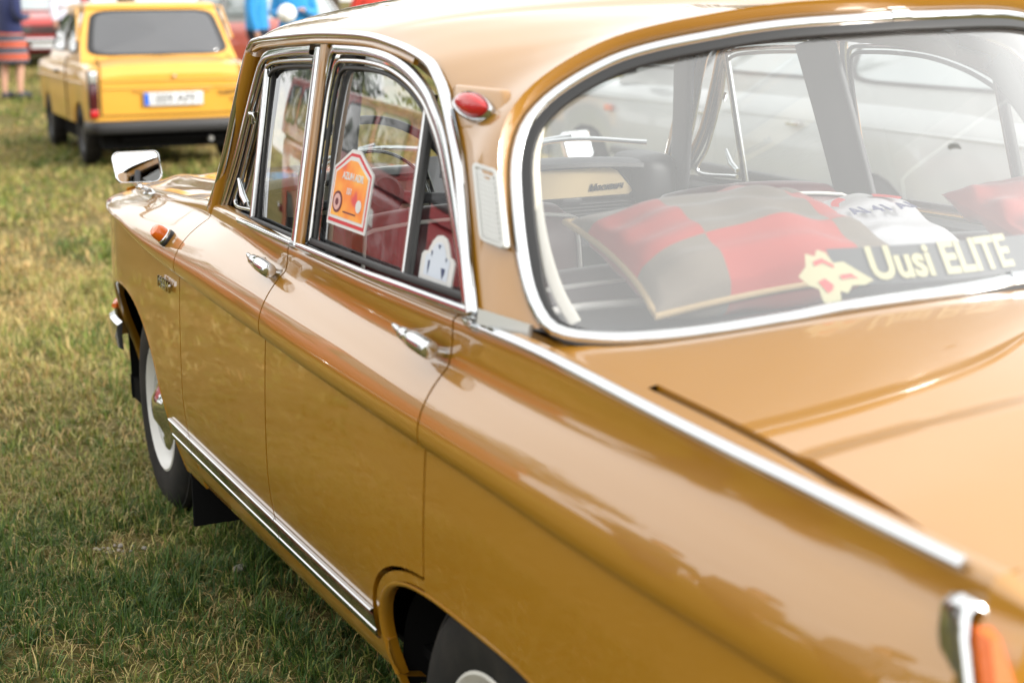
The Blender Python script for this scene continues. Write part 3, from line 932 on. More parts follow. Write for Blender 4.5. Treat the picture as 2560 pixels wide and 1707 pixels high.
# tail lamps: tall bezel with amber over red
def tail(s):
    S = Matrix.Diagonal((s, 1, 1, 1))
    M = S @ frame4((-.698, -1.040, .703), (.97, -.22, 0), (.20, .30, 1))
    ol = [(-.036, -.14), (.036, -.14), (.036, -.10), (.032, .02), (.006, .150), (-.006, .172), (-.018, .180), (-.030, .172), (-.037, .145)]
    k = len(ol)
    V = []
    for sc, zz in ((1.0, -.022), (1.0, -.002), (.90, .012), (.76, .013), (.66, .004)):
        V += [M @ Vector((p[0] * sc + (1 - sc) * .012, .02 + (p[1] - .02) * (1 - (1 - sc) * .35), zz)) for p in ol]
    o = mesh('tail_lamp', V, gridf(5, k, 0, True), CHROME, car, True, 30)
    def lens(nm, lo, hi, mt):
        q = [(-.021, lo), (.032, lo), (.032 - .036 * max(0, (hi - .03) / .12), hi), (-.021, hi)]
        V = []
        for sc, zz in ((1, .0), (.92, .018), (.6, .027)):
            V += [M @ Vector((.008 + (p[0] - .008) * sc, (lo + hi) / 2 + (p[1] - (lo + hi) / 2) * sc ** .5, zz)) for p in q]
        mesh(nm, V, gridf(3, 4, 0, True) + [(8, 9, 10, 11)], mt, o, True, 20)
    lens('amber_lens', .03, .150, AMBER)
    lens('red_lens', -.13, .027, REDLENS)
tail(1); tail(-1)
# chrome strip along the fin
for s in (-1, 1):
    yq = np.linspace(.135, -.965, 90)
    xq = XR(yq) - .004 + .002; zq = ZR(yq) + .006
    p = np.stack([s * xq, yq, zq], 1)
    sweep('fin_strip', p, rprof(.015, .007, .45), (s * .75, 0, .66), CHROME, car)
    tube('strip_tip', np.stack([s * (xq[:3] + .003), yq[:3] + np.array([.022, .010, -.004]), zq[:3] + .002], 1), [.004, .010, .012], CHROME, car)

# ---------------- bonnet, cowl, windscreen, A pillars
def hood_edge(y): return XR(y) - .024
HZ = pchip([1.72, 1.9, 2.2, 2.6, 2.9, 3.04], [.972, .968, .952, .925, .898, .86])
P = []
for y in np.linspace(1.76, 3.045, 60):
    e = float(hood_edge(y)); ze = float(ZR(y)) + .009; zc_ = float(HZ(y)) + .012
    r_ = []
    for u in np.linspace(-1, 1, 49):
        a = abs(u)
        z = ze + (zc_ - ze) * (1 - a ** 2.2) + .010 * math.exp(-((a - .80) / .07) ** 2)
        r_.append((u * e, y, z))
    P.append(r_)
bonnet = grid('bonnet', np.array(P), PAINT, car, angle=60)
# nose
P = []
fy = 3.045
for k, (dy, zf) in enumerate(((0, 1.0), (.03, .96), (.045, .86), (.04, .5), (.02, .30))):
    P.append([(u * .60, fy + dy - .12 * abs(u) ** 3, .30 + (float(ZR(3.04)) + .006 + .02 * (1 - u * u) - .30) * (zf - .30) / .70) for u in np.linspace(-1, 1, 25)])
grid('front_panel', np.array(P), PAINT, car, flip=True)
for s in (-1, 1):
    lathe('headlamp', [(.0, .05), (.05, .047), (.080, .035), (.095, .015), (.10, -.01), (.105, -.03)], CHROME, car, 'y', 28, loc=(s * .46, 3.06, .66))
    tube('turn_signal', np.array([(s * .60, 2.99, .50), (s * .64, 2.955, .50), (s * .668, 2.90, .505)]), [.02, .022, .008], AMBER, car)
bp = np.stack([np.array([-.675, -.672, -.66, -.62, -.4, 0, .4, .62, .66, .672, .675]), np.array([2.78, 2.86, 2.95, 3.03, 3.12, 3.14, 3.12, 3.03, 2.95, 2.86, 2.78]), np.full(11, .43)], 1)
bpath = smooth_path(bp, 80)
bd = bpath.copy(); bd[:, 1] -= 2.75; bd[:, 2] = 0
fb = sweep('front_bumper', bpath, [(-.045, -.004), (-.035, .012), (0, .022), (.035, .012), (.045, -.004), (0, -.001)], nrm(bd), CHROME, car)
rbp = np.stack([np.array([-.70, -.695, -.66, -.4, 0, .4, .66, .695, .70]), np.array([-.85, -1.0, -1.07, -1.12, -1.13, -1.12, -1.07, -1.0, -.85]), np.full(9, .42)], 1)
rbd = smooth_path(rbp, 60); rn = rbd.copy(); rn[:, 1] += .8; rn[:, 2] = 0
sweep('rear_bumper', rbd, [(-.045, -.004), (-.035, .012), (0, .022), (.035, .012), (.045, -.004), (0, -.001)], nrm(rn), CHROME, car)
# windscreen
P = []
for s in np.linspace(0, 1, 16):
    r_ = []
    for u in np.linspace(-1, 1, 31):
        a = abs(u)
        b0 = np.array([.635 * u, 1.92 - .19 * a ** 2.2, .985 - .04 * a ** 2]); t0 = np.array([.575 * u, 1.61 - .135 * a ** 2.2, 1.418 - .075 * a ** 2.5])
        r_.append(b0 * (1 - s) + t0 * s)
    P.append(r_)
P = np.array(P)
ws = grid('windscreen', P, GLASS, car, angle=180)
edge = np.vstack([P[0], P[1:, -1], P[-1, ::-1][1:], P[::-1, 0][1:-1]])
sweep('windscreen_trim', resample(np.vstack([edge, edge[:1]]), 160)[:-1], rprof(.022, .012, .4), (0, 1, .4), CHROME, ws, closed=True)
for s in (-1, 1):
    p = resample(np.array([(s * .655, 1.745, .935), (s * .612, 1.52, 1.325)]), 14)
    sweep('pillar', p, rprof(.055, .04, .4, 4, -.03), (s * 1, .5, .3), PAINT, car)
xs_ = np.linspace(-.64, .64, 31)
P = [[(x * sc, y - .19 * (abs(x) / .64) ** 2.2, z - .04 * (x / .64) ** 2) for x in xs_] for sc, y, z in ((1, 2.03, .968), (1, 1.97, .976), (1, 1.90, .982), (.98, 1.84, .97))]
grid('windscreen_cowl', np.array(P), PAINT, car)
rfP = [[(.60 * u, 1.60 - .12 * abs(u) ** 2.2 + d, 1.420 - .082 * abs(u) ** 2.4 + e) for u in np.linspace(-1, 1, 31)] for d, e in ((-.03, .016), (.0, .012), (.02, .0), (.018, -.015))]
grid('roof_front_edge', np.array(rfP), PAINT, roof)
# wipers
for x0, x1 in ((-.30, -.02), (.24, .60)):
    p = np.array([(x0, 1.945, 1.02), ((x0 + x1) / 2, 1.93 - .10 * abs(x0 + x1) / 2, 1.045), (x1, 1.95 - .19 * (abs(x1) / .64) ** 2.2, 1.035)])
    wp = tube('wiper', smooth_path(p, 20), .007, CHROME, car, 8)
    tube('wiper_arm', np.array([(x0 - .02, 1.985, .985), (x0 + .08, 1.96, 1.035), ((x0 + x1) / 2, 1.935 - .10 * abs(x0 + x1) / 2, 1.055)]), .006, CHROME, wp, 8)

# ---------------- handles, mirror, lamp, badge
def door_handle(y1, parent):
    """pull handle with a push button at its rear end; y1 = rear end"""
    z = float(ZR(y1)) - .042; x = -(float(XR(y1)) + .042)
    def pr(*q): return np.array([(x + c_, y1 + a_, z + b_) for a_, b_, c_ in q])
    h = tube('door_handle', pr((.004, -.003, 0), (.006, -.003, 0), (.030, -.001, 0), (.060, .001, 0), (.088, .003, 0), (.090, .003, 0)), [.0125, .0150, .0160, .0160, .0145, .0125], CHROME, parent, 20)
    tube('button', pr((.089, .003, 0), (.094, .003, 0), (.118, .005, 0), (.121, .005, 0)), [.0100, .0120, .0115, .0095], CHROME, h, 18)
    tube('grip_tip', pr((.119, .005, 0), (.130, .006, 0), (.160, .009, .003), (.172, .010, .004)), [.0060, .0070, .0050, .0020], CHROME, h, 12)
    tube('foot', pr((.030, -.004, .004), (.028, -.012, .025), (.026, -.020, .055)), [.008, .008, .011], CHROME, h, 14)
    tube('foot', pr((.146, .006, .004), (.150, -.002, .022), (.152, -.010, .050)), [.005, .007, .010], CHROME, h, 12)
    return h
door_handle(YB - .008, fdoor); door_handle(YD - .008, rdoor)
for d in [x for x in car.children if x.name in ('front_door.001', 'rear_door.001')]:
    src = fdoor if d.name.startswith('front') else rdoor
    for ch in src.children:
        if ch.name.startswith('door_handle'):
            c = ch.copy(); col.objects.link(c); c.parent = d
MIRROR = mat('mirror_glass', (0.93, 0.95, 0.95), 0.01, 1.0)
def wing_mirror(s, c, base, turn):
    S = Matrix.Translation(c) @ Matrix.Rotation(turn, 4, 'Z') @ Matrix.Rotation(R(-14), 4, 'X')
    # local: x right, z up, face to -y
    ol = []
    for cx, cz, a0, r in ((.050, .030, 0, .016), (-.048, .026, 90, .020), (-.044, -.026, 180, .018), (.046, -.022, 270, .024)):
        ol += [(cx + r * math.cos(R(a0 + 90 * i / 7)), cz + r * math.sin(R(a0 + 90 * i / 7))) for i in range(8)]
    k = len(ol); V = []
    for sc, yy_ in ((.35, .034), (.72, .026), (.95, .010), (1.0, .0), (1.0, -.006), (.955, -.0085), (.91, -.004)):
        V += [S @ Vector((p[0] * sc, yy_, p[1] * sc)) for p in ol]
    o = mesh('wing_mirror', V, gridf(7, k, 0, True) + [tuple(range(k))], CHROME, car, True, 40)
    V = [S @ Vector((p[0] * .93, -.0048, p[1] * .93)) for p in ol]
    mesh('mirror_face', V, [tuple(range(k))[::-1]], MIRROR, o, False)
    b = Vector(base); f0 = S @ Vector((.012 * s, .004, -.042))
    tube('mirror_stem', [f0, f0 * .6 + b * .4 + Vector((0, 0, .004)), b + Vector((-.004, .01, .014))], [.004, .008, .0055], CHROME, o, 10)
    lathe('stem_foot', [(.019, 0), (.019, .003), (.015, .008), (.007, .016), (.0, .018)], CHROME, o, 'z', 20, loc=b)
    lathe('stem_joint', [(0, -.011), (.007, -.008), (.010, 0), (.007, .008), (0, .011)], CHROME, o, 'z', 16, loc=f0 * .66 + b * .34)
wing_mirror(-1, (-.673, 2.46, .976), (-.640, 2.462, .898), R(-3))
wing_mirror(1, (.71, 2.40, .975), (.665, 2.41, .900), R(20))
# amber side lamp on a black rubber base, on top of the wing
def side_lamp(s):
    c = Vector((s * -.735, 1.855, .862))
    yl = 1.855
    q = upper(yl); i = int(np.argmin(np.abs(q[:, 1] - .856)))
    tq = q[i + 1] - q[i - 1]; nx, nz_ = tq[1], -tq[0]
    ln = math.hypot(nx, nz_); nx /= ln; nz_ /= ln
    c = Vector((-s * q[i, 0], yl, q[i, 1]))
    nv = Vector((-s * nx, 0, nz_)); tv = Vector((0, 1, 0))
    M = frame4(c, tv, nv.cross(tv) * -1)
    if (M.to_3x3() @ Vector((0, 0, 1))).dot(nv) < 0: M = frame4(c, tv, nv.cross(tv))
    def drop(sc, z): return [M @ Vector((sc * (.030 * math.cos(a) + .004 * math.cos(2 * a)), sc * .021 * math.sin(a), z)) for a in np.linspace(0, 2 * math.pi, 24, endpoint=False)]
    o = mesh('side_lamp', drop(1.1, -.006) + drop(1.1, .006) + drop(1.0, .009), gridf(3, 24, 0, True) + [tuple(48 + i for i in range(24))], RUBBER, car, True, 40)
    mesh('lamp_rim', drop(1.02, .008) + drop(1.02, .013) + drop(.93, .015), gridf(3, 24, 0, True), CHROME, o, True, 40)
    mesh('amber_lens', drop(.93, .012) + drop(.92, .030) + drop(.75, .040) + drop(.3, .043), gridf(4, 24, 0, True) + [tuple(72 + i for i in range(24))], AMBER, o, True, 25)
side_lamp(1); side_lamp(-1)
xb = -(float(Wf(1.85)) + .0005)
bd_ = text('fender_badge', '1500M', frame4((xb - .001, 1.853, .742), (0.006, -1, -.015), (0, .02, 1)), .042, CHROME, fend, .003, .0, 0.12, 'CENTER', 1.0)

# ---------------- wheels
RIMW = mat('white_wheel_enamel', (0.60, 0.59, 0.56), 0.35, 0, 0.3)
def wheel(x, y, side, steer=0.0):
    """side -1: outer face towards -x. built facing -x then turned"""
    r = .298; zc_ = .288 if y > 1 else .216
    wroot = empty('wheel', (x, y, zc_), 0, car)
    wroot.rotation_euler = (0, 0, (math.pi if side > 0 else 0) + steer)
    t = .5 * .158
    lathe('tyre', [(.165, -.05), (.178, -.068), (.20, -.075), (.235, -.079), (.265, -.076), (.283, -.066), (.292, -.056), (.296, -.040), (.298, 0), (.296, .040), (.292, .056), (.265, .076), (.2, .075), (.165, .05)], TYRE, wroot, 'x', 64)
    lathe('rim', [(.183, -.066), (.186, -.072), (.180, -.074), (.172, -.066), (.160, -.050), (.152, -.030), (.138, -.036), (.12, -.052), (.10, -.058), (.0, -.058)], RIMW, wroot, 'x', 56)
    lathe('hubcap', [(.128, -.052), (.126, -.060), (.118, -.064), (.10, -.062), (.075, -.068), (.055, -.078), (.035, -.090), (.0, -.094)], CHROME, wroot, 'x', 56)
    # tread blocks: shallow circumferential ribs and cross cuts
    for k, xx in enumerate((-.046, -.023, 0, .023, .046)):
        lathe('tread_rib', [(.2955, xx - .009), (.3005, xx - .008), (.3005, xx + .008), (.2955, xx + .009)], TYRE, wroot, 'x', 64)
    return wroot
wheel(-.662, 0.015, -1); wheel(.662, 0.015, 1)
wheel(-.588, 2.40, -1, R(-2)); wheel(.588, 2.40, 1, R(-2))
# wheel wells, underbody and mud flaps
for s in (-1, 1):
    for yc, a, zt in ((.03, .43, .50), (2.40, .50, .665)):
        th = np.linspace(-np.pi / 2, np.pi / 2, 24)
        ya = yc + (a + .01) * np.sin(th); za = .2 + (zt - .19) * np.cos(th) ** .7
        P = [np.stack([s * np.minimum(xx, Wf(ya) - .035), ya, za], 1) for xx in (.70, .60, .38)]
        P.append(np.stack([np.full(24, s * .38), ya, np.full(24, .20)], 1))
        grid('wheel_well', np.array(P), BLACK, car)
    V = [(s * x, y, z) for y in (1.895, 1.935) for x, z in ((-.0, 0),)]
    box('mud_flap', (min(s * .54, s * .716), 1.862, .095), (max(s * .54, s * .716), 1.874, .30), BLACK, car, .003)
box('underbody', (-.62, -.95, .20), (.62, 2.95, .27), BLACK, car)
# ------------------------------------------------------------------ inside the saloon
BURG = mat('burgundy_vinyl', (0.085, 0.012, 0.016), 0.42, noise=(5, (0.06, 0.009, 0.012), 0.4, 0.7), bump=(160, 0.12, 0.002))
DASH = mat('dark_dash_vinyl', (0.030, 0.029, 0.034), 0.5, bump=(220, 0.15, 0.002))
PIPE = mat('white_piping', (0.62, 0.60, 0.56), 0.5)
CREAM = mat('cream_trim', (0.66, 0.63, 0.55), 0.5)
TRIM = mat('grey_door_vinyl', (0.055, 0.053, 0.060), 0.55, bump=(180, 0.12, 0.002))

def cushion_block(name, lo, hi, mt, parent, r=.05, n=10, bulge=.02):
    """upholstered block: rounded box with swollen faces"""
    lo, hi = np.array(lo), np.array(hi); c = (lo + hi) / 2; h = (hi - lo) / 2
    bm = bmesh.new(); bmesh.ops.create_cube(bm, size=2)
    bmesh.ops.subdivide_edges(bm, edges=bm.edges[:], cuts=n, use_grid_fill=True)
    for v in bm.verts:
        q = np.array(v.co); d = h - r
        p = q * h; core = np.clip(p, -d, d); e = p - core
        l = np.linalg.norm(e)
        if l > 1e-6: p = core + e / l * r * min(1, np.max(np.abs(e)) / r)
        w_ = (1 - q ** 2)
        p = p + np.sign(q) * bulge * np.array([w_[1] * w_[2] * abs(q[0]) ** 6, w_[0] * w_[2] * abs(q[1]) ** 6, w_[0] * w_[1] * abs(q[2]) ** 6])
        v.co = Vector(c + p)
    me = bpy.data.meshes.new(name); bm.to_mesh(me); bm.free()
    me.polygons.foreach_set('use_smooth', [True] * len(me.polygons))
    return link(name, me, mt, parent)

box('cabin_floor', (-.66, -.2, .255), (.66, 1.95, .275), BLACK, car)
for s in (-1, 1):
    x0, x1 = sorted((s * .10, s * .61))
    st = empty('front_seat', (0, 0, 0), parent=car)
    cushion_block('seat_cushion', (x0, .98, .38), (x1, 1.46, .55), BURG, st, .06)
    bk = cushion_block('seat_back', (x0, .86, .50), (x1, 1.00, 1.00), BURG, st, .06)
    zt = 1.0
    p = np.array([(x0 + .01, .875, .60), (x0 + .012, .875, zt - .07), (x0 + .07, .875, zt - .012), (x1 - .07, .875, zt - .012), (x1 - .012, .875, zt - .07), (x1 - .01, .875, .60)])
    tube('piping', smooth_path(p, 60), .0045, PIPE, st, 8)
    for k in range(4):
        xx = x0 + .10 + k * (x1 - x0 - .2) / 3
        tube('seam', np.array([(xx, .852, .62), (xx, .848, .80), (xx, .856, .94)]), .003, BURG, st, 6)
rs = empty('rear_seat', (0, 0, 0), parent=car)
cushion_block('seat_cushion', (-.62, .36, .36), (.62, .80, .54), BURG, rs, .06)
DARKV = mat('dark_plum_vinyl', (0.050, 0.022, 0.028), 0.45, bump=(160, 0.12, 0.002))
cushion_block('seat_back', (-.62, .20, .45), (-.005, .36, .965), DARKV, rs, .07)
cushion_block('seat_back', (.005, .20, .45), (.62, .36, .965), DARKV, rs, .07)
for x0, x1 in ((-.60, -.02), (.02, .60)):
    tube('piping', smooth_path(np.array([(x0, .215, .80), (x0 + .02, .222, .93), (x0 + .08, .235, .958), (x1 - .08, .235, .958), (x1 - .02, .222, .93), (x1, .215, .80)]), 50), .006, PIPE, rs, 8)
tube('piping', smooth_path(np.array([(-.60, .16, .935), (-.50, .155, .942), (-.36, .16, .937), (-.30, .19, .93)]), 30), .007, PIPE, rs, 8)
# parcel shelf
P = []
for f in np.linspace(0, 1, 8):
    r_ = []
    for x in np.linspace(-.64, .64, 33):
        y0, z0 = low_edge(x)
        r_.append((x * .985, (y0 + .02) * (1 - f) + .22 * f, (z0 - .012) * (1 - f) ** 2 + .925 * (1 - (1 - f) ** 2)))
    P.append(r_)
grid('parcel_shelf', np.array(P), DASH, car)
# door linings and pillar trims
for s in (-1, 1):
    P = []
    for z, o in ((.945, -.030), (.935, -.055), (.90, -.065), (.80, -.07), (.66, -.07), (.54, -.07)):
        yq = np.linspace(.14, 1.70, 30)
        P.append(np.stack([s * -(xg(yq, min(z, .95), o)), yq, np.full(30, z)], 1))
    dl = grid('door_lining', np.array(P), TRIM, car)
    for yq in (1.38, 1.12, .62, .38):
        lathe('screw', [(0, .006), (.006, .004), (.007, -.002)], CHROME, dl, 'x', 10, loc=(s * (float(-xg(yq, .89, -.065)) - .004 * 1), yq, .885))
    for nm, a, b, wd in (('pillar_trim', (.895, .935), (.985, 1.335), .13), ('pillar_trim', (1.615, .935), (1.515, 1.325), .085), ('pillar_trim', (.10, .95), (.40, 1.30), .05)):
        p = on(np.linspace(a, b, 14), -.05); p[:, 0] *= -s
        sweep(nm, p, rprof(wd, .02, .4), (s * -1, 0, .15), TRIM, car)
    # pale strip beside the rear glass
    q = np.array([(s * .575, .150, 1.235), (s * .598, .125, 1.18), (s * .612, .075, 1.08), (s * .606, .035, 1.00), (s * .590, .005, .95)])
    sweep('glass_edge_trim', smooth_path(q, 24), rprof(.020, .008, .4), (s * .5, -.8, .4), CREAM, car)
    # header rail over the door windows
    q = on(np.array([(1.48, 1.325), (1.2, 1.345), (.9, 1.352), (.62, 1.335), (.42, 1.30)]), -.05); q[:, 0] *= -s
    sweep('header_trim', smooth_path(q, 30), rprof(.035, .02, .4), (s * -1, 0, -.6), HEAD, car)
# dashboard
dash = empty('dashboard', (0, 0, 0), parent=car)
P = []
for k, (y, z) in enumerate(((1.86, .975), (1.80, 1.005), (1.70, 1.018), (1.645, 1.018), (1.622, 1.008), (1.618, .998), (1.64, .993))):
    P.append([(x, y - .12 * (abs(x) / .62) ** 3 * (1 if y > 1.7 else .15), z - .03 * (abs(x) / .62) ** 4) for x in np.linspace(-.62, .62, 41)])
grid('dash_pad', np.array(P), DASH, dash)
PANEL = mat('dash_enamel', (0.60, 0.46, 0.27), 0.25, 0, 0.6)  # body ochre paled to cream, the reflection on it put into the colour
box('dash_body', (-.61, 1.654, .78), (.61, 1.84, .985), DASH, dash)
gx0, gx1, gz0, gz1 = .06, .47, .912, .992
ol = [(gx0, gz0), (gx1 - .012, gz0), (gx1, gz0 + .010), (gx1 - .004, gz0 + .022), (gx1 - .045, gz1 - .012), (gx1 - .075, gz1), (gx0, gz1)]
M = frame4((0, 1.655, 0), (1, 0, 0), (0, 0, 1)) 
plate('glovebox_lid', ol, frame4((0, 1.652, 0), (1, 0, 0), (0, 0, 1)), .012, PANEL, dash)
tube('lid_edge', np.array([(p[0], 1.640, p[1]) for p in ol + ol[:1]]), .003, DASH, dash, 6)
text('script_badge', 'Москвич', frame4((.385, 1.638, .938), (1, 0, .03), (0, 0, 1)), .024, CHROME, dash, .002, .0008, .35)
box('glovebox_latch', (.25, 1.630, .898), (.31, 1.650, .914), DASH, dash, .004)
for k in range(9):
    z = .895 - k * .009
    box('dash_rib', (.02, 1.640, z - .0028), (.60, 1.662, z + .0028), DASH, dash, .0015, 1)
cushion_block('dash_end', (.475, 1.60, .88), (.60, 1.80, 1.015), DASH, dash, .035, 6, .005)
CREAM2 = mat('instrument_panel', (0.50, 0.47, 0.36), 0.35)
box('instrument_panel', (-.50, 1.645, .915), (-.12, 1.662, .988), CREAM2, dash, .006)
# steering wheel
sw = empty('steering_wheel', (-.335, 1.42, .985), 0, car)
sw.rotation_euler = (R(58), 0, 0)
a = np.linspace(0, 2 * np.pi, 64, endpoint=False)
tube('wheel_rim', np.stack([.198 * np.cos(a), .198 * np.sin(a), np.zeros(64)], 1), .0105, DASH, sw, 10, closed=True)
tube('horn_ring', np.stack([.12 * np.cos(a), .12 * np.sin(a), np.full(64, -.012)], 1), .004, CHROME, sw, 8, closed=True)
lathe('hub', [(0, .03), (.03, .028), (.045, .015), (.05, -.03), (.03, -.06)], DASH, sw, 'z', 24)
for k in (0, 1):
    tube('spoke', np.array([(0, 0, -.01), ((.1 if k else -.1), -.01, -.012), ((.19 if k else -.19), -.02, 0)]), [.018, .014, .010], DASH, sw, 8)
tube('steering_column', np.array([(0, 0, -.03), (0, 0, -.35)]), .03, DASH, sw, 12)
# booklet on the dash
PAPER = mat('paper_white', (0.62, 0.61, 0.64), 0.6)
INK = mat('black_ink', (0.03, 0.03, 0.03), 0.6)
bk = empty('booklet', (-.075, 1.56, 1.000), 0)
tag(bk, 'white booklet with a black drawing of an old car, propped inside the ochre car', 'booklet')
M = frame4((0, 0, 0), (1, .1, 0), (0, .6, .8))
def rect(a, b, c, d): return [(a, b), (c, b), (c, d), (a, d)]
plate('cover', rect(-.085, -.045, .085, .06), M, .004, PAPER, bk)
plate('pages', rect(-.083, -.044, .083, .058), M @ Matrix.Translation((0, 0, -.006)), .005, CREAM, bk)
M2 = M @ Matrix.Translation((0, 0, .0045))
plate('car_drawing', [(-.01, -.02), (.055, -.02), (.058, .0), (.045, .008), (.035, .028), (.0, .028), (-.01, .008), (-.018, .0)], M2, .0006, INK, bk)
for xx in (.0, .042):
    plate('drawn_wheel', [(xx + .008 * math.cos(q), -.022 + .008 * math.sin(q)) for q in np.linspace(0, 6.28, 14, endpoint=False)], M2 @ Matrix.Translation((0, 0, .0008)), .0005, PAPER, bk)
text('cover_text', 'Москвич', M2 @ Matrix.Translation((-.05, .02, 0)) @ Matrix.Rotation(R(70), 4, 'Z'), .012, INK, bk, .0003)

# ---------------- things on the parcel shelf
def cushion_mat(nm, ca, cb, nx, ph):
    mt = bpy.data.materials.new(nm); mt.use_nodes = True
    t = mt.node_tree; b = t.nodes['Principled BSDF']; b.inputs['Roughness'].default_value = .95; b.inputs['Sheen Weight'].default_value = .2
    co = t.nodes.new('ShaderNodeTexCoord'); mp_ = t.nodes.new('ShaderNodeMapping'); mp_.inputs['Location'].default_value = (*ph, 0.0)
    ck = t.nodes.new('ShaderNodeTexChecker'); ck.inputs['Scale'].default_value = nx
    ck.inputs['Color1'].default_value = (*ca, 1); ck.inputs['Color2'].default_value = (*cb, 1)
    t.links.new(co.outputs['UV'], mp_.inputs['Vector']); t.links.new(mp_.outputs['Vector'], ck.inputs['Vector'])
    n = t.nodes.new('ShaderNodeTexNoise'); n.inputs['Scale'].default_value = 260
    bp_ = t.nodes.new('ShaderNodeBump'); bp_.inputs['Strength'].default_value = .25; bp_.inputs['Distance'].default_value = .002
    t.links.new(co.outputs['Object'], n.inputs['Vector']); t.links.new(n.outputs['Fac'], bp_.inputs['Height']); t.links.new(bp_.outputs['Normal'], b.inputs['Normal'])
    t.links.new(ck.outputs['Color'], b.inputs['Base Color'])
    return mt
def pillow(name, A, B, C, D, thick, mt, label, cat='cushion', seed=0):
    """soft square cushion on corners A, B, C, D (bilinear), puffed out on both sides, with wrinkles"""
    A, B, C, D = (np.array(q, float) for q in (A, B, C, D))
    g = np.random.default_rng(seed)
    n = 40
    nv = nrm(np.cross(D - A, B - A))
    V = []; UV = []
    kx, ky, ph = g.normal(0, 9, 7), g.normal(0, 9, 7), g.uniform(0, 6, 7)
    for side in (1, -1):
        for i in range(n + 1):
            for j in range(n + 1):
                u, v = i / n, j / n
                # edges pull in between the corners
                uu = .5 + (u - .5) * (1 - .10 * (1 - (2 * v - 1) ** 2) * abs(2 * u - 1) ** 3)
                vv = .5 + (v - .5) * (1 - .10 * (1 - (2 * u - 1) ** 2) * abs(2 * v - 1) ** 3)
                p = A * (1 - uu) * (1 - vv) + D * uu * (1 - vv) + B * (1 - uu) * vv + C * uu * vv
                e = (1 - (2 * u - 1) ** 2) * (1 - (2 * v - 1) ** 2)
                wr = sum(math.sin(kx[q] * u + ky[q] * v + ph[q]) for q in range(7)) * .0036 * min(1, 4 * e)
                V.append(p + nv * side * (thick * e ** .45 + wr)); UV.append((u, v))
    m_ = (n + 1) ** 2
    F = gridf(n + 1, n + 1) + gridf(n + 1, n + 1, m_, flip=True)
    o = mesh(name, V, F, mt, None, True, 180)
    uvl = o.data.uv_layers.new(name='UVMap')
    li = np.zeros(len(o.data.loops), np.int32); o.data.loops.foreach_get('vertex_index', li)
    uvl.data.foreach_set('uv', np.array(UV, np.float32)[li].ravel())
    tag(o, label, cat)
    return o
RED_, GRY = (0.34, 0.045, 0.034), (0.15, 0.125, 0.10)
p1 = pillow('cushion', (-.47, -.03, .955), (-.45, .30, 1.060), (.05, .34, 1.075), (.05, -.03, .985), .075, cushion_mat('patchwork_cloth', RED_, GRY, 2.0, (.22, .17)), 'red and grey patchwork cushion lying behind the rear window of the ochre car', seed=3)
q = np.array([(-.47, -.03, .955), (-.45, .30, 1.060), (.05, .34, 1.075), (.05, -.03, .985)])
def pedge(u, v):
    uu = .5 + (u - .5) * (1 - .10 * (1 - (2 * v - 1) ** 2) * abs(2 * u - 1) ** 3); vv = .5 + (v - .5) * (1 - .10 * (1 - (2 * u - 1) ** 2) * abs(2 * v - 1) ** 3)
    return q[0] * (1 - uu) * (1 - vv) + q[3] * uu * (1 - vv) + q[1] * (1 - uu) * vv + q[2] * uu * vv
ed = [pedge(0, t) for t in np.linspace(0, 1, 16)] + [pedge(t, 1) for t in np.linspace(0, 1, 16)[1:]] + [pedge(1, t) for t in np.linspace(1, 0, 16)[1:]] + [pedge(t, 0) for t in np.linspace(1, 0, 16)[1:-1]]
tube('cushion_piping', np.array(ed), .006, mat('tan_piping', (.36, .26, .14), .85), p1, 8, closed=True)
p2 = pillow('cushion', (.36, .02, .975), (.40, .34, 1.05), (.62, .33, 1.06), (.60, .04, .99), .045, cushion_mat('red_cloth', RED_, RED_, 3.0, (0, 0)), 'plain red cushion at the far end of the parcel shelf', seed=9)
WHITEC = cushion_mat('white_cloth', (0.50, 0.51, 0.53), (0.48, 0.49, 0.51), 2.0, (0, 0))
p3 = pillow('shirt_cushion', (.02, .20, .965), (.02, .44, .99), (.36, .46, 1.01), (.34, .18, .965), .065, WHITEC, 'white printed cushion between the patchwork and the red cushion', seed=5)
M = frame4((.19, .27, 1.048), (1, .05, .02), (-.05, .9, .18))
for a0, a1 in ((25, 65), (115, 160)):
    pts = [(.095 * math.cos(R(q)), .07 * math.sin(R(q)) + .0) for q in np.linspace(a0, a1, 10)] + [(.080 * math.cos(R(q)), .056 * math.sin(R(q))) for q in np.linspace(a1, a0, 10)]
    plate('red_print', pts, M, .001, mat('red_print', (.55, .06, .06), .8), p3)
text('blue_print', 'AI 41 AI', M @ Matrix.Translation((0, -.012, 0)), .045, mat('blue_print', (.10, .11, .22), .8), p3, .0005, .001)

# ---------------- stickers on the glass
def sticker_frame(y, z, off):
    c = on([(y, z)], off)[0]
    return frame4(c, (on([(y - .1, z)], off)[0] - c), (on([(y, z + .1)], off)[0] - c))
PWHITE = mat('sticker_white', (0.62, 0.62, 0.61), 0.4)
def orange_mat():
    mt = bpy.data.materials.new('sticker_orange'); mt.use_nodes = True
    t = mt.node_tree; b = t.nodes['Principled BSDF']; b.inputs['Roughness'].default_value = .4
    co = t.nodes.new('ShaderNodeTexCoord'); n = t.nodes.new('ShaderNodeTexNoise'); n.inputs['Scale'].default_value = 14
    t.links.new(co.outputs['Object'], n.inputs['Vector'])
    r = t.nodes.new('ShaderNodeValToRGB')
    for e, (p, c) in zip(r.color_ramp.elements, ((.38, (.80, .20, .03)), (.66, (.86, .42, .07)))): e.position = p; e.color = (*c, 1)
    e = r.color_ramp.elements.new(.3); e.color = (.62, .06, .07, 1)
    t.links.new(n.outputs['Fac'], r.inputs['Fac']); t.links.new(r.outputs['Color'], b.inputs['Base Color'])
    return mt
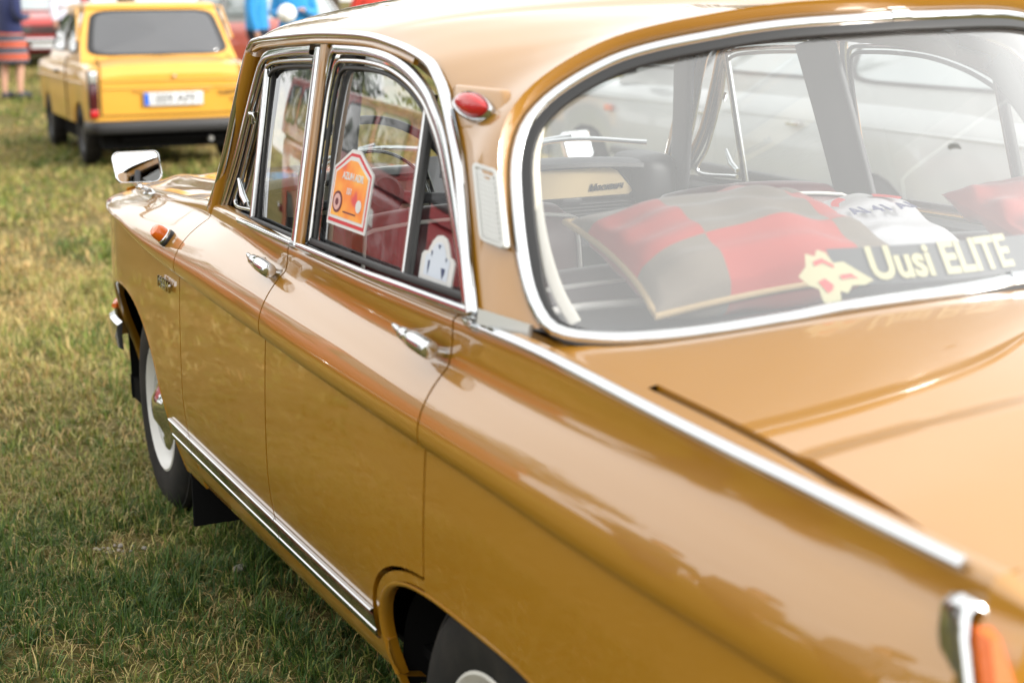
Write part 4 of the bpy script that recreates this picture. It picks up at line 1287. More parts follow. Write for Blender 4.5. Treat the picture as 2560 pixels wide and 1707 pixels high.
M = sticker_frame(.768, 1.078, -.026)
def badge_outline(w_, h_, top): return [(-w_, -h_), (w_, -h_), (w_, h_ * .55), (w_ * .62, h_ * .80), (w_ * .22, top), (-w_ * .22, top), (-w_ * .62, h_ * .80), (-w_, h_ * .55)]
es = empty('event_plaque'); tag(es, 'orange and white rally plaque standing behind the rear door glass of the ochre car', 'plaque')
PRED = mat('plaque_red', (.55, .03, .04), .4)
plate('white_board', badge_outline(.108, .072, .078), M, .003, PWHITE, es)
plate('red_border', badge_outline(.100, .066, .071), M @ Matrix.Translation((0, 0, .003)), .0006, PRED, es)
plate('white_border', badge_outline(.096, .059, .065), M @ Matrix.Translation((0, 0, .0036)), .0006, PWHITE, es)
plate('orange_field', badge_outline(.088, .053, .057), M @ Matrix.Translation((0, 0, .0042)), .0006, orange_mat(), es)
M5 = M @ Matrix.Translation((0, 0, .0052))
text('plaque_text', 'AZUH ADR', M5 @ Matrix.Translation((.008, .026, 0)), .019, PWHITE, es, .0003, .0006, sx=1.2)
text('plaque_number', '151', M5 @ Matrix.Translation((-.002, -.002, 0)), .017, PWHITE, es, .0003, .0005, sx=1.2)
ring = lambda r, cx, cy: [(cx + r * 1.25 * math.cos(q), cy + r * math.sin(q)) for q in np.linspace(0, 6.283, 20, endpoint=False)]
DKR = mat('plaque_maroon', (.12, .02, .03), .4)
plate('round_seal', ring(.021, -.058, -.026), M5, .0004, DKR, es)
plate('seal_ring', ring(.016, -.058, -.026), M5 @ Matrix.Translation((0, 0, .0005)), .0003, mat('plaque_pink', (.6, .35, .32), .4), es)
plate('seal_centre', ring(.007, -.058, -.026), M5 @ Matrix.Translation((0, 0, .0009)), .0003, DKR, es)
plate('small_crest', ring(.012, .060, -.024), M5, .0004, PWHITE, es)
plate('small_print', rect(-.02, -.043, .05, -.040), M5, .0003, DKR, es)
# white crest sticker in the fixed quarter glass
M = sticker_frame(.318, 1.003, -.026)
bell = [(-.066, -.034), (.066, -.034), (.068, .010), (.060, .016), (.045, .018), (.032, .036), (.018, .046), (.0, .049), (-.018, .046), (-.032, .036), (-.045, .018), (-.060, .016), (-.068, .010)]
ws_ = empty('crest_plaque'); tag(ws_, 'white bell-shaped crest plaque in the small quarter window of the ochre car', 'plaque')
plate('white_board', bell, M, .003, PWHITE, ws_)
M5 = M @ Matrix.Translation((0, 0, .0034))
plate('pale_field', [(p[0] * .72, p[1] * .72 + .002) for p in bell], M5, .0004, mat('pale_blue_print', (.55, .60, .68), .5), ws_)
for xx, yy_, w2, h2 in ((-.032, -.006, .004, .009), (.028, -.010, .008, .007), (-.026, .016, .003, .004), (.034, .012, .003, .003), (.0, .030, .005, .003)):
    plate('dark_mark', [(xx - w2, yy_ + h2), (xx + w2, yy_ + h2), (xx + w2 * .9, yy_ - h2 * .2), (xx + w2 * .1, yy_ - h2 * 1.5), (xx - w2 * .5, yy_ - h2 * .3)], M5 @ Matrix.Translation((0, 0, .0006)), .0004, mat('navy_print', (.03, .05, .12), .5), ws_)
# lettering across the bottom of the rear window, inside the glass
def wpt(x, z, d=.012):
    y = wsurf(x, z); n_ = nrm(np.array([1.56 * x, -1, .78])); return Vector(np.array([x, y, z]) - n_ * d)
dec = empty('window_decal'); tag(dec, 'dark strip with pale yellow lettering Uusi ELITE along the bottom of the rear window', 'decal')
YEL = mat('pale_yellow_print', (.46, .43, .25), .6)
DKS = mat('smoked_strip', (.05, .055, .06), .5)
def warp(o, d):
    for v in o.data.vertices:
        x, z = v.co.x, v.co.z
        q = wpt(x, z, d - v.co.y); v.co = q
xsd = np.linspace(-.27, .30, 30)
P = [[(x, 0, z0 + .030 * x * 0 + .012 * (1 - (x / .5) ** 2)) for x in xsd] for z0 in (1.012, 1.035, 1.062)]
st_ = grid('dark_strip', np.array(P), DKS, dec); warp(st_, .012)
tx = text('lettering', 'Uusi ELITE', Matrix.Translation((-.222, 0, 1.046)) @ Matrix.Rotation(R(90), 4, 'X') @ Matrix.Rotation(R(1.5), 4, 'Z'), .060, YEL, dec, .0006, .0018, .12, 'LEFT', .92); warp(tx, .009)
eb = [(-.085, .004), (-.060, .022), (-.050, .045), (-.030, .040), (-.020, .052), (-.002, .046), (.006, .028), (.030, .030), (.052, .016), (.085, -.004), (.060, -.012), (.030, -.012), (.012, -.026), (-.004, -.022), (-.012, -.044), (-.034, -.050), (-.052, -.040), (-.050, -.018), (-.068, -.012)]
V = [Vector((-.272 + p[0] * .6, 0, 1.030 + p[1] * .75)) for p in eb]
em = mesh('emblem', V, [tuple(range(len(V)))], YEL, dec, False); warp(em, .010)
for pts in ([(-.040, .030), (-.018, .036), (.004, .024), (.004, .018), (-.018, .028), (-.040, .022)], [(.010, .006), (.036, .008), (.050, -.002), (.036, .001), (.010, -.002)], [(-.046, -.006), (-.028, .0), (-.014, -.012), (-.020, -.020), (-.034, -.026)]):
    V = [Vector((-.272 + p[0] * .6, 0, 1.030 + p[1] * .75)) for p in pts]
    e2 = mesh('emblem_detail', V, [tuple(range(len(V)))], mat('red_print', (.55, .06, .06), .8), dec, False); warp(e2, .0085)
# ------------------------------------------------------------------ other vehicles
BLKTRIM = mat('black_plastic', (0.02, 0.02, 0.022), 0.5)
DGLASS = mat('dark_car_glass', (0.05, 0.052, 0.058), 0.05, 0.0, 1.0, 0.8)
PGLASS = mat('pale_car_glass', (0.30, 0.34, 0.35), 0.04, 0.0, 1.0, 0.8)
LAMP = mat('lamp_glass', (0.62, 0.64, 0.64), 0.08, 0.6)
WPLATE = mat('plate_white', (0.60, 0.61, 0.62), 0.4)
STEEL = mat('wheel_steel', (0.42, 0.42, 0.41), 0.35, 0.6)

def bg_car(name, label, loc, rz, p, paint, roofpaint=None, gl=None, front=True, rear=True, group=None):
    """a whole car: local +y is forward. p holds its proportions"""
    root = empty(name, loc, rz)
    tag(root, label, 'car', group)
    gl = gl or DGLASS; roofpaint = roofpaint or paint
    L, hw = p['L'], p['hw']; top = pchip(*zip(*p['top'])); wfn = pchip(*zip(*p['wid'])); zb = p.get('zb', .24)
    ysn = np.unique(np.r_[np.linspace(-L / 2, L / 2, 64), p['yr'] + p['wr'] * 1.18 * np.array([-1, -.97, -.9, .9, .97, 1]), p['yf'] + p['wr'] * 1.18 * np.array([-1, -.97, -.9, .9, .97, 1])])
    rings = []
    for y in ysn:
        w_ = hw * float(wfn(y / (L / 2))); zt = float(top(y / (L / 2)))
        z0 = zb
        for yc in (p['yr'], p['yf']):
            u = (y - yc) / (p['wr'] * 1.18)
            if abs(u) < 1: z0 = max(z0, p['wr'] * .95 + p['wr'] * 1.12 * math.sqrt(max(0, 1 - u * u)) - .02)
        sh = min(p['sh'], zt - .03)
        z0 = min(z0, sh - .08)
        r_ = [(w_ * .90, z0 - .0), (w_ * .97, z0 + .015), (w_ * .995, z0 + (sh - z0) * .45), (w_, sh - .03), (w_ * .985, sh), (w_ * .955, sh + (zt - sh) * .55), (w_ * .88, zt - .008), (w_ * .6, zt + .012), (0, zt + .018)]
        rings.append([(x, y, z) for x, z in r_] + [(-x, y, z) for x, z in r_[-2::-1]])
    P = np.array(rings)
    nb = P.shape[1]
    f = gridf(len(ysn), nb, 0, False) + [tuple(range(nb)), tuple((len(ysn) - 1) * nb + j for j in range(nb))[::-1]]
    mesh('body', P.reshape(-1, 3), f, paint, root, True, 38)
    # cabin
    a0, a1, c1, c0 = p['cab']; bz, rz_ = p['belt'], p['H']
    hb, hr = hw * p.get('tb', .93), hw * p.get('tr', .74)
    def cabpt(u, v, face):
        """u across 0..1, v up 0..1 on one cabin face"""
        if face in 'fb':
            yb, yt = (a0, a1) if face == 'f' else (c0, c1)
            k = (2 * u - 1); bow = (.07 if face == 'f' else -.06) * (1 - k * k)
            return np.array([k * (hb * (1 - v) + hr * v), yb * (1 - v) + yt * v + bow, bz + (rz_ - .07 - bz) * v])
        s = 1 if face == 'r' else -1
        yb = a0 * (1 - u) + c0 * u; yt = a1 * (1 - u) + c1 * u
        return np.array([s * (hb * (1 - v) + hr * v + .02 * math.sin(math.pi * v)), yb * (1 - v) + yt * v, bz + (rz_ - .07 - bz) * v])
    ring = []
    N = 14
    for v in np.linspace(-.12, 1, 8):
        r_ = [cabpt(u, v, 'f') for u in np.linspace(0, 1, N)][:-1] + [cabpt(u, v, 'r') for u in np.linspace(0, 1, N)][:-1] + [cabpt(u, v, 'b') for u in np.linspace(1, 0, N)][:-1] + [cabpt(u, v, 'l') for u in np.linspace(1, 0, N)][:-1]
        ring.append(r_)
    tp_ = np.array(ring[-1]); cc = np.array([0, (a1 + c1) / 2, 0])
    for s, dz in ((1.005, .022), (.975, .045), (.90, .058), (.6, .068), (.02, .070)):
        q = tp_.copy(); q[:, :2] = cc[:2] + (tp_[:, :2] - cc[:2]) * s; q[:, 2] = rz_ - .07 + dz
        ring.append(q)
    grid('cabin', np.array(ring), roofpaint, root, wrap=True, angle=40)
    def pane(nm, face, u0, u1, v0, v1, out_, m_=gl, r=.16):
        n = 28; uc, vc = (u0 + u1) / 2, (v0 + v1) / 2; V = []
        for sc, lift in ((1.0, .004), (.93, .012), (.0, .012)):
            for i in range(n):
                t = 2 * math.pi * i / n
                cx, cy = math.cos(t), math.sin(t); e = .28
                sx = math.copysign(abs(cx) ** e, cx); sy = math.copysign(abs(cy) ** e, cy)
                V.append(cabpt(uc + (u1 - u0) / 2 * sx * sc, vc + (v1 - v0) / 2 * sy * sc, face) + np.array(out_) * lift)
        o = mesh(nm, V, gridf(3, n, 0, True), m_, root, True, 20)
        V2 = []
        for sc, lift in ((1.03, .002), (1.03, .010), (.95, .014), (.95, .002)):
            for i in range(n):
                t = 2 * math.pi * i / n
                cx, cy = math.cos(t), math.sin(t); e = .28
                sx = math.copysign(abs(cx) ** e, cx); sy = math.copysign(abs(cy) ** e, cy)
                V2.append(cabpt(uc + (u1 - u0) / 2 * sx * sc, vc + (v1 - v0) / 2 * sy * sc, face) + np.array(out_) * lift)
        mesh('window_seal', V2, gridf(4, n, 0, True), RUBBER, o, True, 40)
        return o
    pane('windscreen', 'f', .06, .94, .10, .93, (0, 1, .4)); pane('rear_window', 'b', .045, .955, .06, .97, (0, -1, .4), p.get('rgl', gl))
    for face, s in (('l', -1), ('r', 1)):
        for u0, u1 in p.get('side', ((.08, .46), (.53, .90))):
            pane('side_window', face, u0, u1, .12, .90, (s, 0, .2))
        door_y = p.get('doors', (.55, -.35))
        for dy in door_y:
            z = p['sh'] - .06
            box('door_handle', tuple(sorted((s * hw * .99, s * (hw + .03)))[:1]) + (dy - .06, z - .012), tuple(sorted((s * hw * .99, s * (hw + .03)))[1:]) + (dy + .06, z + .012), p.get('handle', CHROME), root, .006)
    wr = p['wr']
    for yc in (p['yr'], p['yf']):
        for s in (-1, 1):
            wroot = empty('wheel', (s * (hw - .105), yc, wr), math.pi if s > 0 else 0, root)
            lathe('tyre', [(wr * .55, -.05), (wr * .62, -.075), (wr * .85, -.078), (wr * .96, -.066), (wr, -.04), (wr, .04), (wr * .96, .066), (wr * .6, .07)], TYRE, wroot, 'x', 40)
            lathe('rim', [(wr * .62, -.070), (wr * .57, -.062), (wr * .5, -.045), (wr * .32, -.055), (0, -.06)], p.get('rim', STEEL), wroot, 'x', 36)
            box('wheel_well', tuple(sorted((s * (hw - .22), s * (hw - .04)))[:1]) + (yc - wr * 1.1, zb), tuple(sorted((s * (hw - .22), s * (hw - .04)))[1:]) + (yc + wr * 1.1, min(wr * 2.05, p['sh'] - .05)), BLACK, root)
    box('underbody', (-hw * .82, -L / 2 + .12, .17), (hw * .82, L / 2 - .12, .32), BLACK, root)
    bm_ = p.get('bumper', CHROME)
    for s, yes in ((1, front), (-1, rear)):
        if not yes: continue
        yb = s * L / 2
        q = np.array([(-hw * .98, yb - s * .25, 0), (-hw * .96, yb - s * .04, 0), (-hw * .8, yb + s * .045, 0), (0, yb + s * .075, 0), (hw * .8, yb + s * .045, 0), (hw * .96, yb - s * .04, 0), (hw * .98, yb - s * .25, 0)]) + np.array([0, 0, p.get('bz', .44)])
        q = smooth_path(q, 50); nn = q - np.array([0, yb - s * .8, 0]); nn[:, 2] = 0
        sweep('bumper', q, [(-.05, -.02), (-.045, .012), (-.02, .022), (.02, .022), (.045, .012), (.05, -.02)], nrm(nn), bm_, root)
    if front:
        yf_ = L / 2; zf = p.get('lz', .62)
        g = box('grille', (-hw * .52, yf_ - .02, zf - .08), (hw * .52, yf_ + .012, zf + .08), BLKTRIM, root, .008)
        for k in range(6):
            box('grille_bar', (-hw * .50, yf_ + .012, zf - .07 + k * .026), (hw * .50, yf_ + .022, zf - .06 + k * .026), CHROME, g)
        for s in (-1, 1):
            if p.get('square'):
                box('headlamp', (min(s * hw * .56, s * hw * .88), yf_ - .06, zf - .07), (max(s * hw * .56, s * hw * .88), yf_ + .02, zf + .07), LAMP, root, .02)
            else:
                lathe('headlamp', [(0, .03), (.05, .026), (.078, .012), (.088, -.005), (.10, -.01), (.10, -.05)], LAMP, root, 'y', 24, loc=(s * hw * .73, yf_ + .015, zf))
            box('turn_signal', (min(s * hw * .62, s * hw * .86), yf_ - .03, zf - .17), (max(s * hw * .62, s * hw * .86), yf_ + .015, zf - .12), AMBER, root, .01)
        box('number_plate', (-.26, yf_ + .075, .30), (.26, yf_ + .085, .41), WPLATE, root, .003)
    return root

tops = lambda hood, cowl, belt, deck, tail: [(-1, tail), (-.97, deck - .03), (-.90, deck), (-.55, belt), (0.3, cowl), (.42, cowl), (.80, hood), (.94, hood - .03), (.985, hood - .08), (1, hood - .14)]
WID = [(-1, .90), (-.96, .955), (-.85, .985), (-.4, 1), (.3, 1), (.75, .975), (.93, .94), (.985, .88), (1, .84)]

# ---------------- yellow two-door saloon, seen from behind
YELP = mat('yellow_paint', (0.62, 0.315, 0.036), 0.3, 0, 0.8, noise=(2.2, (0.65, 0.335, 0.042), .4, .7))
tp = dict(L=3.52, hw=.735, top=[(-1, .80), (-.985, .86), (-.965, .89), (-.93, .905), (-.80, .935), (-.45, .95), (.3, .95), (.5, .93), (.85, .88), (.97, .82), (1, .74)],
          wid=[(-1, .965), (-.97, .985), (-.8, 1), (.5, 1), (.85, .97), (.97, .92), (1, .88)], sh=.86, H=1.44, belt=.945, cab=(.62, .10, -.98, -1.26), yr=-1.06, yf=1.0, wr=.275, tb=.95, tr=.80,
          side=((.05, .52), (.59, .90)), bumper=BLKTRIM, bz=.365, zb=.345, doors=(.0,), handle=BLKTRIM, rim=BLKTRIM)
tr = bg_car('yellow_car', 'small yellow two-door car seen from behind with white number plate and black bumper', (1.98, 13.8, 0), R(-2.8), tp, YELP, gl=DGLASS, front=False, rear=True)
TY = -1.76
def trab_lamp(s):
    x0, x1 = s * .725, s * .655
    lo, hi = min(x0, x1), max(x0, x1)
    h = box('tail_lamp', (lo - .006, TY - .035, .455), (hi + .006, TY + .02, .865), BLKTRIM, tr, .006)
    box('clear_lens', (lo, TY - .048, .755), (hi, TY - .03, .858), LAMP, h, .012)
    box('dark_red_lens', (lo, TY - .048, .535), (hi, TY - .03, .750), mat('dark_red_lens', (.055, .006, .010), .15, 0, .6), h, .012)
    box('red_lens', (lo, TY - .048, .462), (hi, TY - .03, .530), REDLENS, h, .012)
trab_lamp(-1); trab_lamp(1)
pl = box('number_plate', (-.26, TY - .030, .545), (.26, TY - .018, .66), WPLATE, tr, .004)
box('blue_band', (-.255, TY - .033, .550), (-.215, TY - .029, .655), mat('plate_blue', (.01, .10, .52), .4), pl)
text('plate_text', '009 APF', frame4((.02, TY - .0315, .602), (1, 0, 0), (0, 0, 1)), .105, INK, pl, .0008, .0)
# pressed swage lines and lid edges on the tail
for z in (.70, .765):
    box('pressed_rib', (-.60, TY - .013, z - .006), (.60, TY + .01, z + .006), YELP, tr, .005)
box('plate_recess_lip', (-.34, TY - .022, .668), (.34, TY + .01, .683), YELP, tr, .006)
lathe('boot_lock', [(0, -.03), (.012, -.028), (.014, 0)], CHROME, tr, 'y', 14, loc=(.02, TY - .004, .795))
DBROWN = mat('dark_badge', (.10, .05, .01), .5)
text('script_badge', 'Trabant', frame4((.48, TY - .012, .645), (1, 0, .12), (0, 0, 1)), .055, DBROWN, tr, .001, .001, .3)
text('model_badge', '1.1', frame4((.53, TY - .012, .585), (1, 0, .12), (0, 0, 1)), .05, DBROWN, tr, .001, .002, .3)
for s in (-1, 1):
    o = plate('air_vent', [(-.055, -.13), (.045, -.13), (.07, .13), (-.02, .13)], frame4((s * .665, -.995, 1.215), (0, -s, 0) if s < 0 else (0, 1, 0), (-s * .30, .3, 1)), .012, WPLATE, tr)
# shut lines of the boot lid and doors, rain gutters, tail cap seam
SEAM = mat('panel_gap', (.035, .02, .004), .8)
for s in (-1, 1):
    tube('boot_gap', np.array([(s * .625, TY - .004, .47), (s * .625, TY - .008, .70), (s * .62, TY - .002, .845), (s * .61, TY + .06, .905), (s * .60, TY + .22, .932), (s * .58, TY + .40, .955)]), .0055, SEAM, tr, 6)
    tube('door_gap', np.array([(s * .737, -.52, .36), (s * .739, -.52, .60), (s * .735, -.50, .86), (s * .70, -.48, .95)]), .005, SEAM, tr, 6)
    tube('rain_gutter', np.array([(s * .655, .12, 1.385), (s * .665, -.4, 1.395), (s * .655, -.95, 1.385), (s * .70, -1.16, 1.10)]), .010, YELP, tr, 8)
    tube('waist_moulding', np.array([(s * .742, y, .74) for y in np.linspace(-1.6, 1.4, 12)]), .007, YELP, tr, 6)
tube('boot_gap', np.array([(-.625, TY - .004, .47), (0, TY - .006, .465), (.625, TY - .004, .47)]), .005, SEAM, tr, 6)
box('rear_seat_back', (-.55, -1.02, .80), (.55, -.94, 1.06), mat('grey_green_cloth', (.25, .30, .27), .9), tr, .03)
tube('exhaust_pipe', np.array([(.32, TY + .35, .25), (.32, TY - .02, .24)]), .022, STEEL, tr, 12)
box('tow_bar', (-.45, TY + .05, .235), (.45, TY + .11, .28), BLACK, tr, .01)
box('bumper_cap', (-.71, TY - .03, .355), (.71, TY + .05, .425), BLKTRIM, tr, .012)

# ---------------- white estate on the far side of the ochre car
WHITEP = mat('white_paint', (0.36, 0.37, 0.37), 0.3, 0, 0.7, noise=(2.5, (0.33, 0.34, 0.34), .4, .7))
vp = dict(L=5.5, hw=.88, top=[(-1, .86), (-.985, .95), (-.96, .985), (-.4, .985), (.2, .975), (.42, .955), (.8, .90), (.94, .85), (.985, .78), (1, .70)], wid=WID, sh=.88, H=1.50, belt=.98, cab=(1.35, .82, -2.42, -2.64), yr=-1.30, yf=1.83, wr=.31, tb=.94, tr=.78,
          side=((.03, .24), (.28, .55), (.60, .93)), square=True, doors=(.25, -.7))
van = bg_car('white_estate', 'large white estate car parked alongside, seen through the windows of the ochre car', (3.93, 5.0, 0), R(-4.5), vp, WHITEP, gl=PGLASS, rear=True)
box('side_repeater', (-.905, 1.40, .755), (-.875, 1.48, .795), AMBER, van, .006)
sx = -.885
box('rubbing_strip', (-.905, -2.5, .50), (-.87, 1.4, .545), BLKTRIM, van, .006)
tube('side_crease', np.array([(-.872, y, .84 - .0 * y) for y in np.linspace(-2.5, 2.4, 20)]), .010, WHITEP, van, 8)
wm = box('wing_mirror', (-1.03, 1.08, .99), (-.87, 1.18, 1.10), BLKTRIM, van, .02)
tube('roof_rail', np.array([(-.60, y, 1.50) for y in np.linspace(-1.9, .2, 12)]), .018, CHROME, van, 8)

# ---------------- white saloon facing us, far left
wp = dict(L=4.2, hw=.80, top=tops(.86, .93, .93, .90, .78), wid=WID, sh=.82, H=1.42, belt=.93, cab=(.75, .25, -.95, -1.4), yr=-1.25, yf=1.30, wr=.30, lz=.63)
bg_car('white_saloon', 'white saloon with chrome grille facing the camera behind the woman in the striped skirt', (2.05, 27.8, float(ground_z(2.05, 27.8))), R(172), wp, WHITEP, gl=PGLASS, rear=False)
REDP = mat('red_paint', (0.36, 0.035, 0.030), 0.3, 0, 0.8)
rp = dict(wp); rp.update(L=4.1, hw=.79, H=1.44)
bg_car('red_saloon', 'dark red saloon half hidden behind the roof of the yellow car', (4.35, 30.5, float(ground_z(4.35, 30.5))), R(165), rp, REDP, gl=PGLASS, rear=False)
ORP = mat('orange_red_paint', (0.52, 0.085, 0.05), 0.3, 0, 0.8)
op = dict(L=4.0, hw=.80, top=tops(.92, .98, .95, .90, .78), wid=WID, sh=.84, H=1.52, belt=.97, cab=(.80, .38, -.95, -1.4), yr=-1.2, yf=1.25, wr=.30, lz=.66, tr=.80)
bg_car('two_tone_car', 'orange-red car with a white roof facing the camera behind the yellow car', (6.2, 22.4, float(ground_z(6.2, 22.4))), R(197), op, ORP, roofpaint=WHITEP, gl=PGLASS, rear=False)
# dark red van off to the left, mirrored in the ochre car's flank and glass
MAR = mat('maroon_paint', (0.27, 0.028, 0.030), 0.3, 0, 0.8)
mp2 = dict(L=7.0, hw=.98, top=[(-1, 1.2), (-.98, 1.40), (-.5, 1.43), (.7, 1.42), (.96, 1.40), (.99, 1.3), (1, 1.0)], wid=WID, sh=1.3, H=2.12, belt=1.44, cab=(3.3, 3.0, -3.25, -3.4), yr=-2.0, yf=2.2, wr=.36, tb=.98, tr=.90, side=((.03, .17), (.20, .38), (.41, .59), (.62, .80), (.83, .97)), lz=.85)
mv = bg_car('maroon_minibus', 'dark red minibus with a white waistband, mirrored in the flank of the ochre car', (-4.35, 10.2, 0), R(1.5), mp2, MAR, gl=DGLASS)
for s in (-1, 1):
    box('white_band', (min(s * .985, s * .972), -2.6, 1.02), (max(s * .985, s * .972), 2.2, 1.16), WPLATE, mv, .002)
# ------------------------------------------------------------------ people
SKIN = mat('skin', (0.52, 0.29, 0.20), 0.55)
def person(name, label, loc, rz, h, top_col, leg_col, hair_col, arms, skirt=None, shoe=(0.03, 0.03, 0.035), long_sleeve=True, stride=.06):
    """one continuous skinned body with clothing as children; faces local -y"""
    k = h / 1.70
    root = empty(name, loc, rz); tag(root, label, 'person')
    J = {}; E_ = []; Rr = {}
    def add(n, p, r, par=None):
        J[n] = Vector(p) * k; Rr[n] = r * k
        if par: E_.append((par, n))
    add('pelvis', (0, 0, .92), .135); add('belly', (0, .005, 1.06), .12, 'pelvis'); add('chest', (0, .0, 1.27), .135, 'belly'); add('neckb', (0, .01, 1.42), .07, 'chest'); add('neck', (0, .0, 1.49), .052, 'neckb')
    add('head', (0, -.012, 1.58), .088, 'neck'); add('crown', (0, -.008, 1.655), .066, 'head')
    for s, q in ((-1, 'l'), (1, 'r')):
        add('hip' + q, (s * .085, 0, .86), .095, 'pelvis'); add('knee' + q, (s * .09, -.015 + s * stride, .48), .058, 'hip' + q); add('calf' + q, (s * .09, .012 + s * stride, .32), .052, 'knee' + q)
        add('ankle' + q, (s * .092, .025 + s * stride, .09), .036, 'calf' + q); add('toe' + q, (s * .10, -.12 + s * stride, .035), .033, 'ankle' + q)
        add('sh' + q, (s * .165, .0, 1.385), .062, 'chest')
        eb, hd = arms[q]
        add('elb' + q, eb, .043, 'sh' + q); add('wr' + q, hd, .028, 'elb' + q)
        d = (Vector(hd) - Vector(eb)).normalized()
        pm = Vector(hd) + d * .05
        add('palm' + q, pm, .026, 'wr' + q)
        sd_ = Vector((0, 0, 1)).cross(d).normalized() if abs(d.z) < .9 else Vector((0, 1, 0))
        for i in range(4):
            o_ = (i - 1.5) * .017
            add('f%s%d' % (q, i), pm + d * .045 + sd_ * o_, .0085, 'palm' + q); add('g%s%d' % (q, i), pm + d * (.075 - abs(i - 1.4) * .006) + sd_ * o_ + Vector((0, 0, -.012)), .007, 'f%s%d' % (q, i))
        add('th' + q, pm + sd_ * -.035 + d * .01, .010, 'palm' + q); add('tp' + q, pm + sd_ * -.045 + d * .035, .008, 'th' + q)
    names = list(J); ix = {n: i for i, n in enumerate(names)}
    me = bpy.data.meshes.new('body'); me.from_pydata([J[n] for n in names], [(ix[a], ix[b]) for a, b in E_], [])
    o = link('body', me, None, root)
    sk = o.modifiers.new('skin', 'SKIN'); sk.use_smooth_shade = True
    me.skin_vertices.new() if not me.skin_vertices else None
    for i, n in enumerate(names):
        d = me.skin_vertices[0].data[i]; d.radius = (Rr[n], Rr[n] * (.72 if n in ('pelvis', 'belly', 'chest') else 1)); d.use_root = (n == 'pelvis')
    ss = o.modifiers.new('sub', 'SUBSURF'); ss.levels = 1; ss.render_levels = 2
    me.materials.append(SKIN)
    TOPM = mat('cloth_' + name + '_top_%d' % int(top_col[0] * 999), top_col, .9, sheen=.2, bump=(60, .3, .01)); LEGM = mat('cloth_legs_%d_%d' % (int(leg_col[0] * 999), int(leg_col[2] * 999)), leg_col, .9)
    # garment: rings round the torso
    def rings(nm, rows, m_, seg=28):
        V = []
        for z, rx, ry, oy in rows:
            for i in range(seg):
                a = 2 * math.pi * i / seg; f = 1 + .02 * math.sin(5 * a + z * 9)
                V.append(Vector((rx * f * math.cos(a), oy + ry * f * math.sin(a), z)) * k)
        return mesh(nm, V, gridf(len(rows), seg, 0, True), m_, root, True, 60)
    rings('jumper', [(.90, .20, .155, 0), (.93, .205, .160, 0), (1.06, .185, .148, .0), (1.22, .20, .155, 0), (1.34, .205, .14, 0), (1.41, .17, .11, .0), (1.455, .075, .075, .005), (1.47, .062, .065, .005)], TOPM)
    for q in 'lr':
        pts = [J['sh' + q], J['elb' + q], J['wr' + q] if long_sleeve else J['elb' + q] * .6 + J['wr' + q] * .4]
        tube('sleeve', smooth_path(np.array([tuple(v) for v in pts]), 16), np.linspace(.082, .045, 16) * k, TOPM, root, 14)
    if skirt:
        rings('skirt', [(.98, .175, .14, 0), (.92, .19, .155, 0), (.78, .225, .185, -.01), (.62, .24, .205, -.01), (.50, .245, .215, -.01)], skirt)
    else:
        for q in 'lr':
            tube('trouser_leg', smooth_path(np.array([tuple(J[n]) for n in ('hip' + q, 'knee' + q, 'calf' + q, 'ankle' + q)]), 18), np.linspace(.125, .072, 18) * k, LEGM, root, 16)
        rings('trouser_seat', [(1.0, .175, .14, 0), (.9, .19, .155, 0), (.80, .18, .145, 0)], LEGM)
    SH = mat('shoe_dark', shoe, .6)
    for q in 'lr':
        a, t = J['ankle' + q], J['toe' + q]
        tube('shoe', smooth_path(np.array([tuple(a + Vector((0, .04, -.045)) * k), tuple(a + Vector((0, 0, -.03)) * k), tuple(a * .4 + t * .6 + Vector((0, 0, .01)) * k), tuple(t + Vector((0, -.03, 0)) * k)]), 10), np.array([.036, .05, .052, .05, .05, .048, .046, .043, .038, .026]) * k, SH, root, 12)
    HM = mat('hair_%d' % int(hair_col[0] * 999), hair_col, .6)
    V = []
    hc = Vector((0, .012, 1.605)) * k
    for i in range(9):
        th = math.pi * i / 11
        for j in range(20):
            ph = 2 * math.pi * j / 20
            fr_ = 1 if math.sin(ph) > -.55 else max(.0, 1 - .55 * (i / 8))
            V.append(hc + Vector((.102 * math.sin(th * fr_) * math.cos(ph), .115 * math.sin(th * fr_) * math.sin(ph), .112 * math.cos(th * fr_))) * k)
    mesh('hair', V, gridf(9, 20, 0, True), HM, root, True, 80)
    # face: eyes, nose, mouth, ears
    for s in (-1, 1):
        lathe('eye', [(0, -.009), (.008, -.005), (.010, 0), (.008, .005)], INK, root, 'y', 10, loc=Vector((s * .033, -.094, 1.592)) * k)
        tube('ear', np.array([tuple(Vector((s * .088, .0, 1.60)) * k), tuple(Vector((s * .096, .006, 1.58)) * k), tuple(Vector((s * .088, .004, 1.555)) * k)]), [.010, .013, .008], SKIN, root, 8)
    tube('nose', np.array([tuple(Vector((0, -.096, 1.598)) * k), tuple(Vector((0, -.112, 1.572)) * k), tuple(Vector((0, -.10, 1.562)) * k)]), [.006, .012, .008], SKIN, root, 8)
    tube('mouth', np.array([tuple(Vector((-.022, -.092, 1.536)) * k), tuple(Vector((0, -.10, 1.534)) * k), tuple(Vector((.022, -.092, 1.536)) * k)]), [.004, .007, .004], mat('lips', (.42, .14, .12), .5), root, 8)
    return root
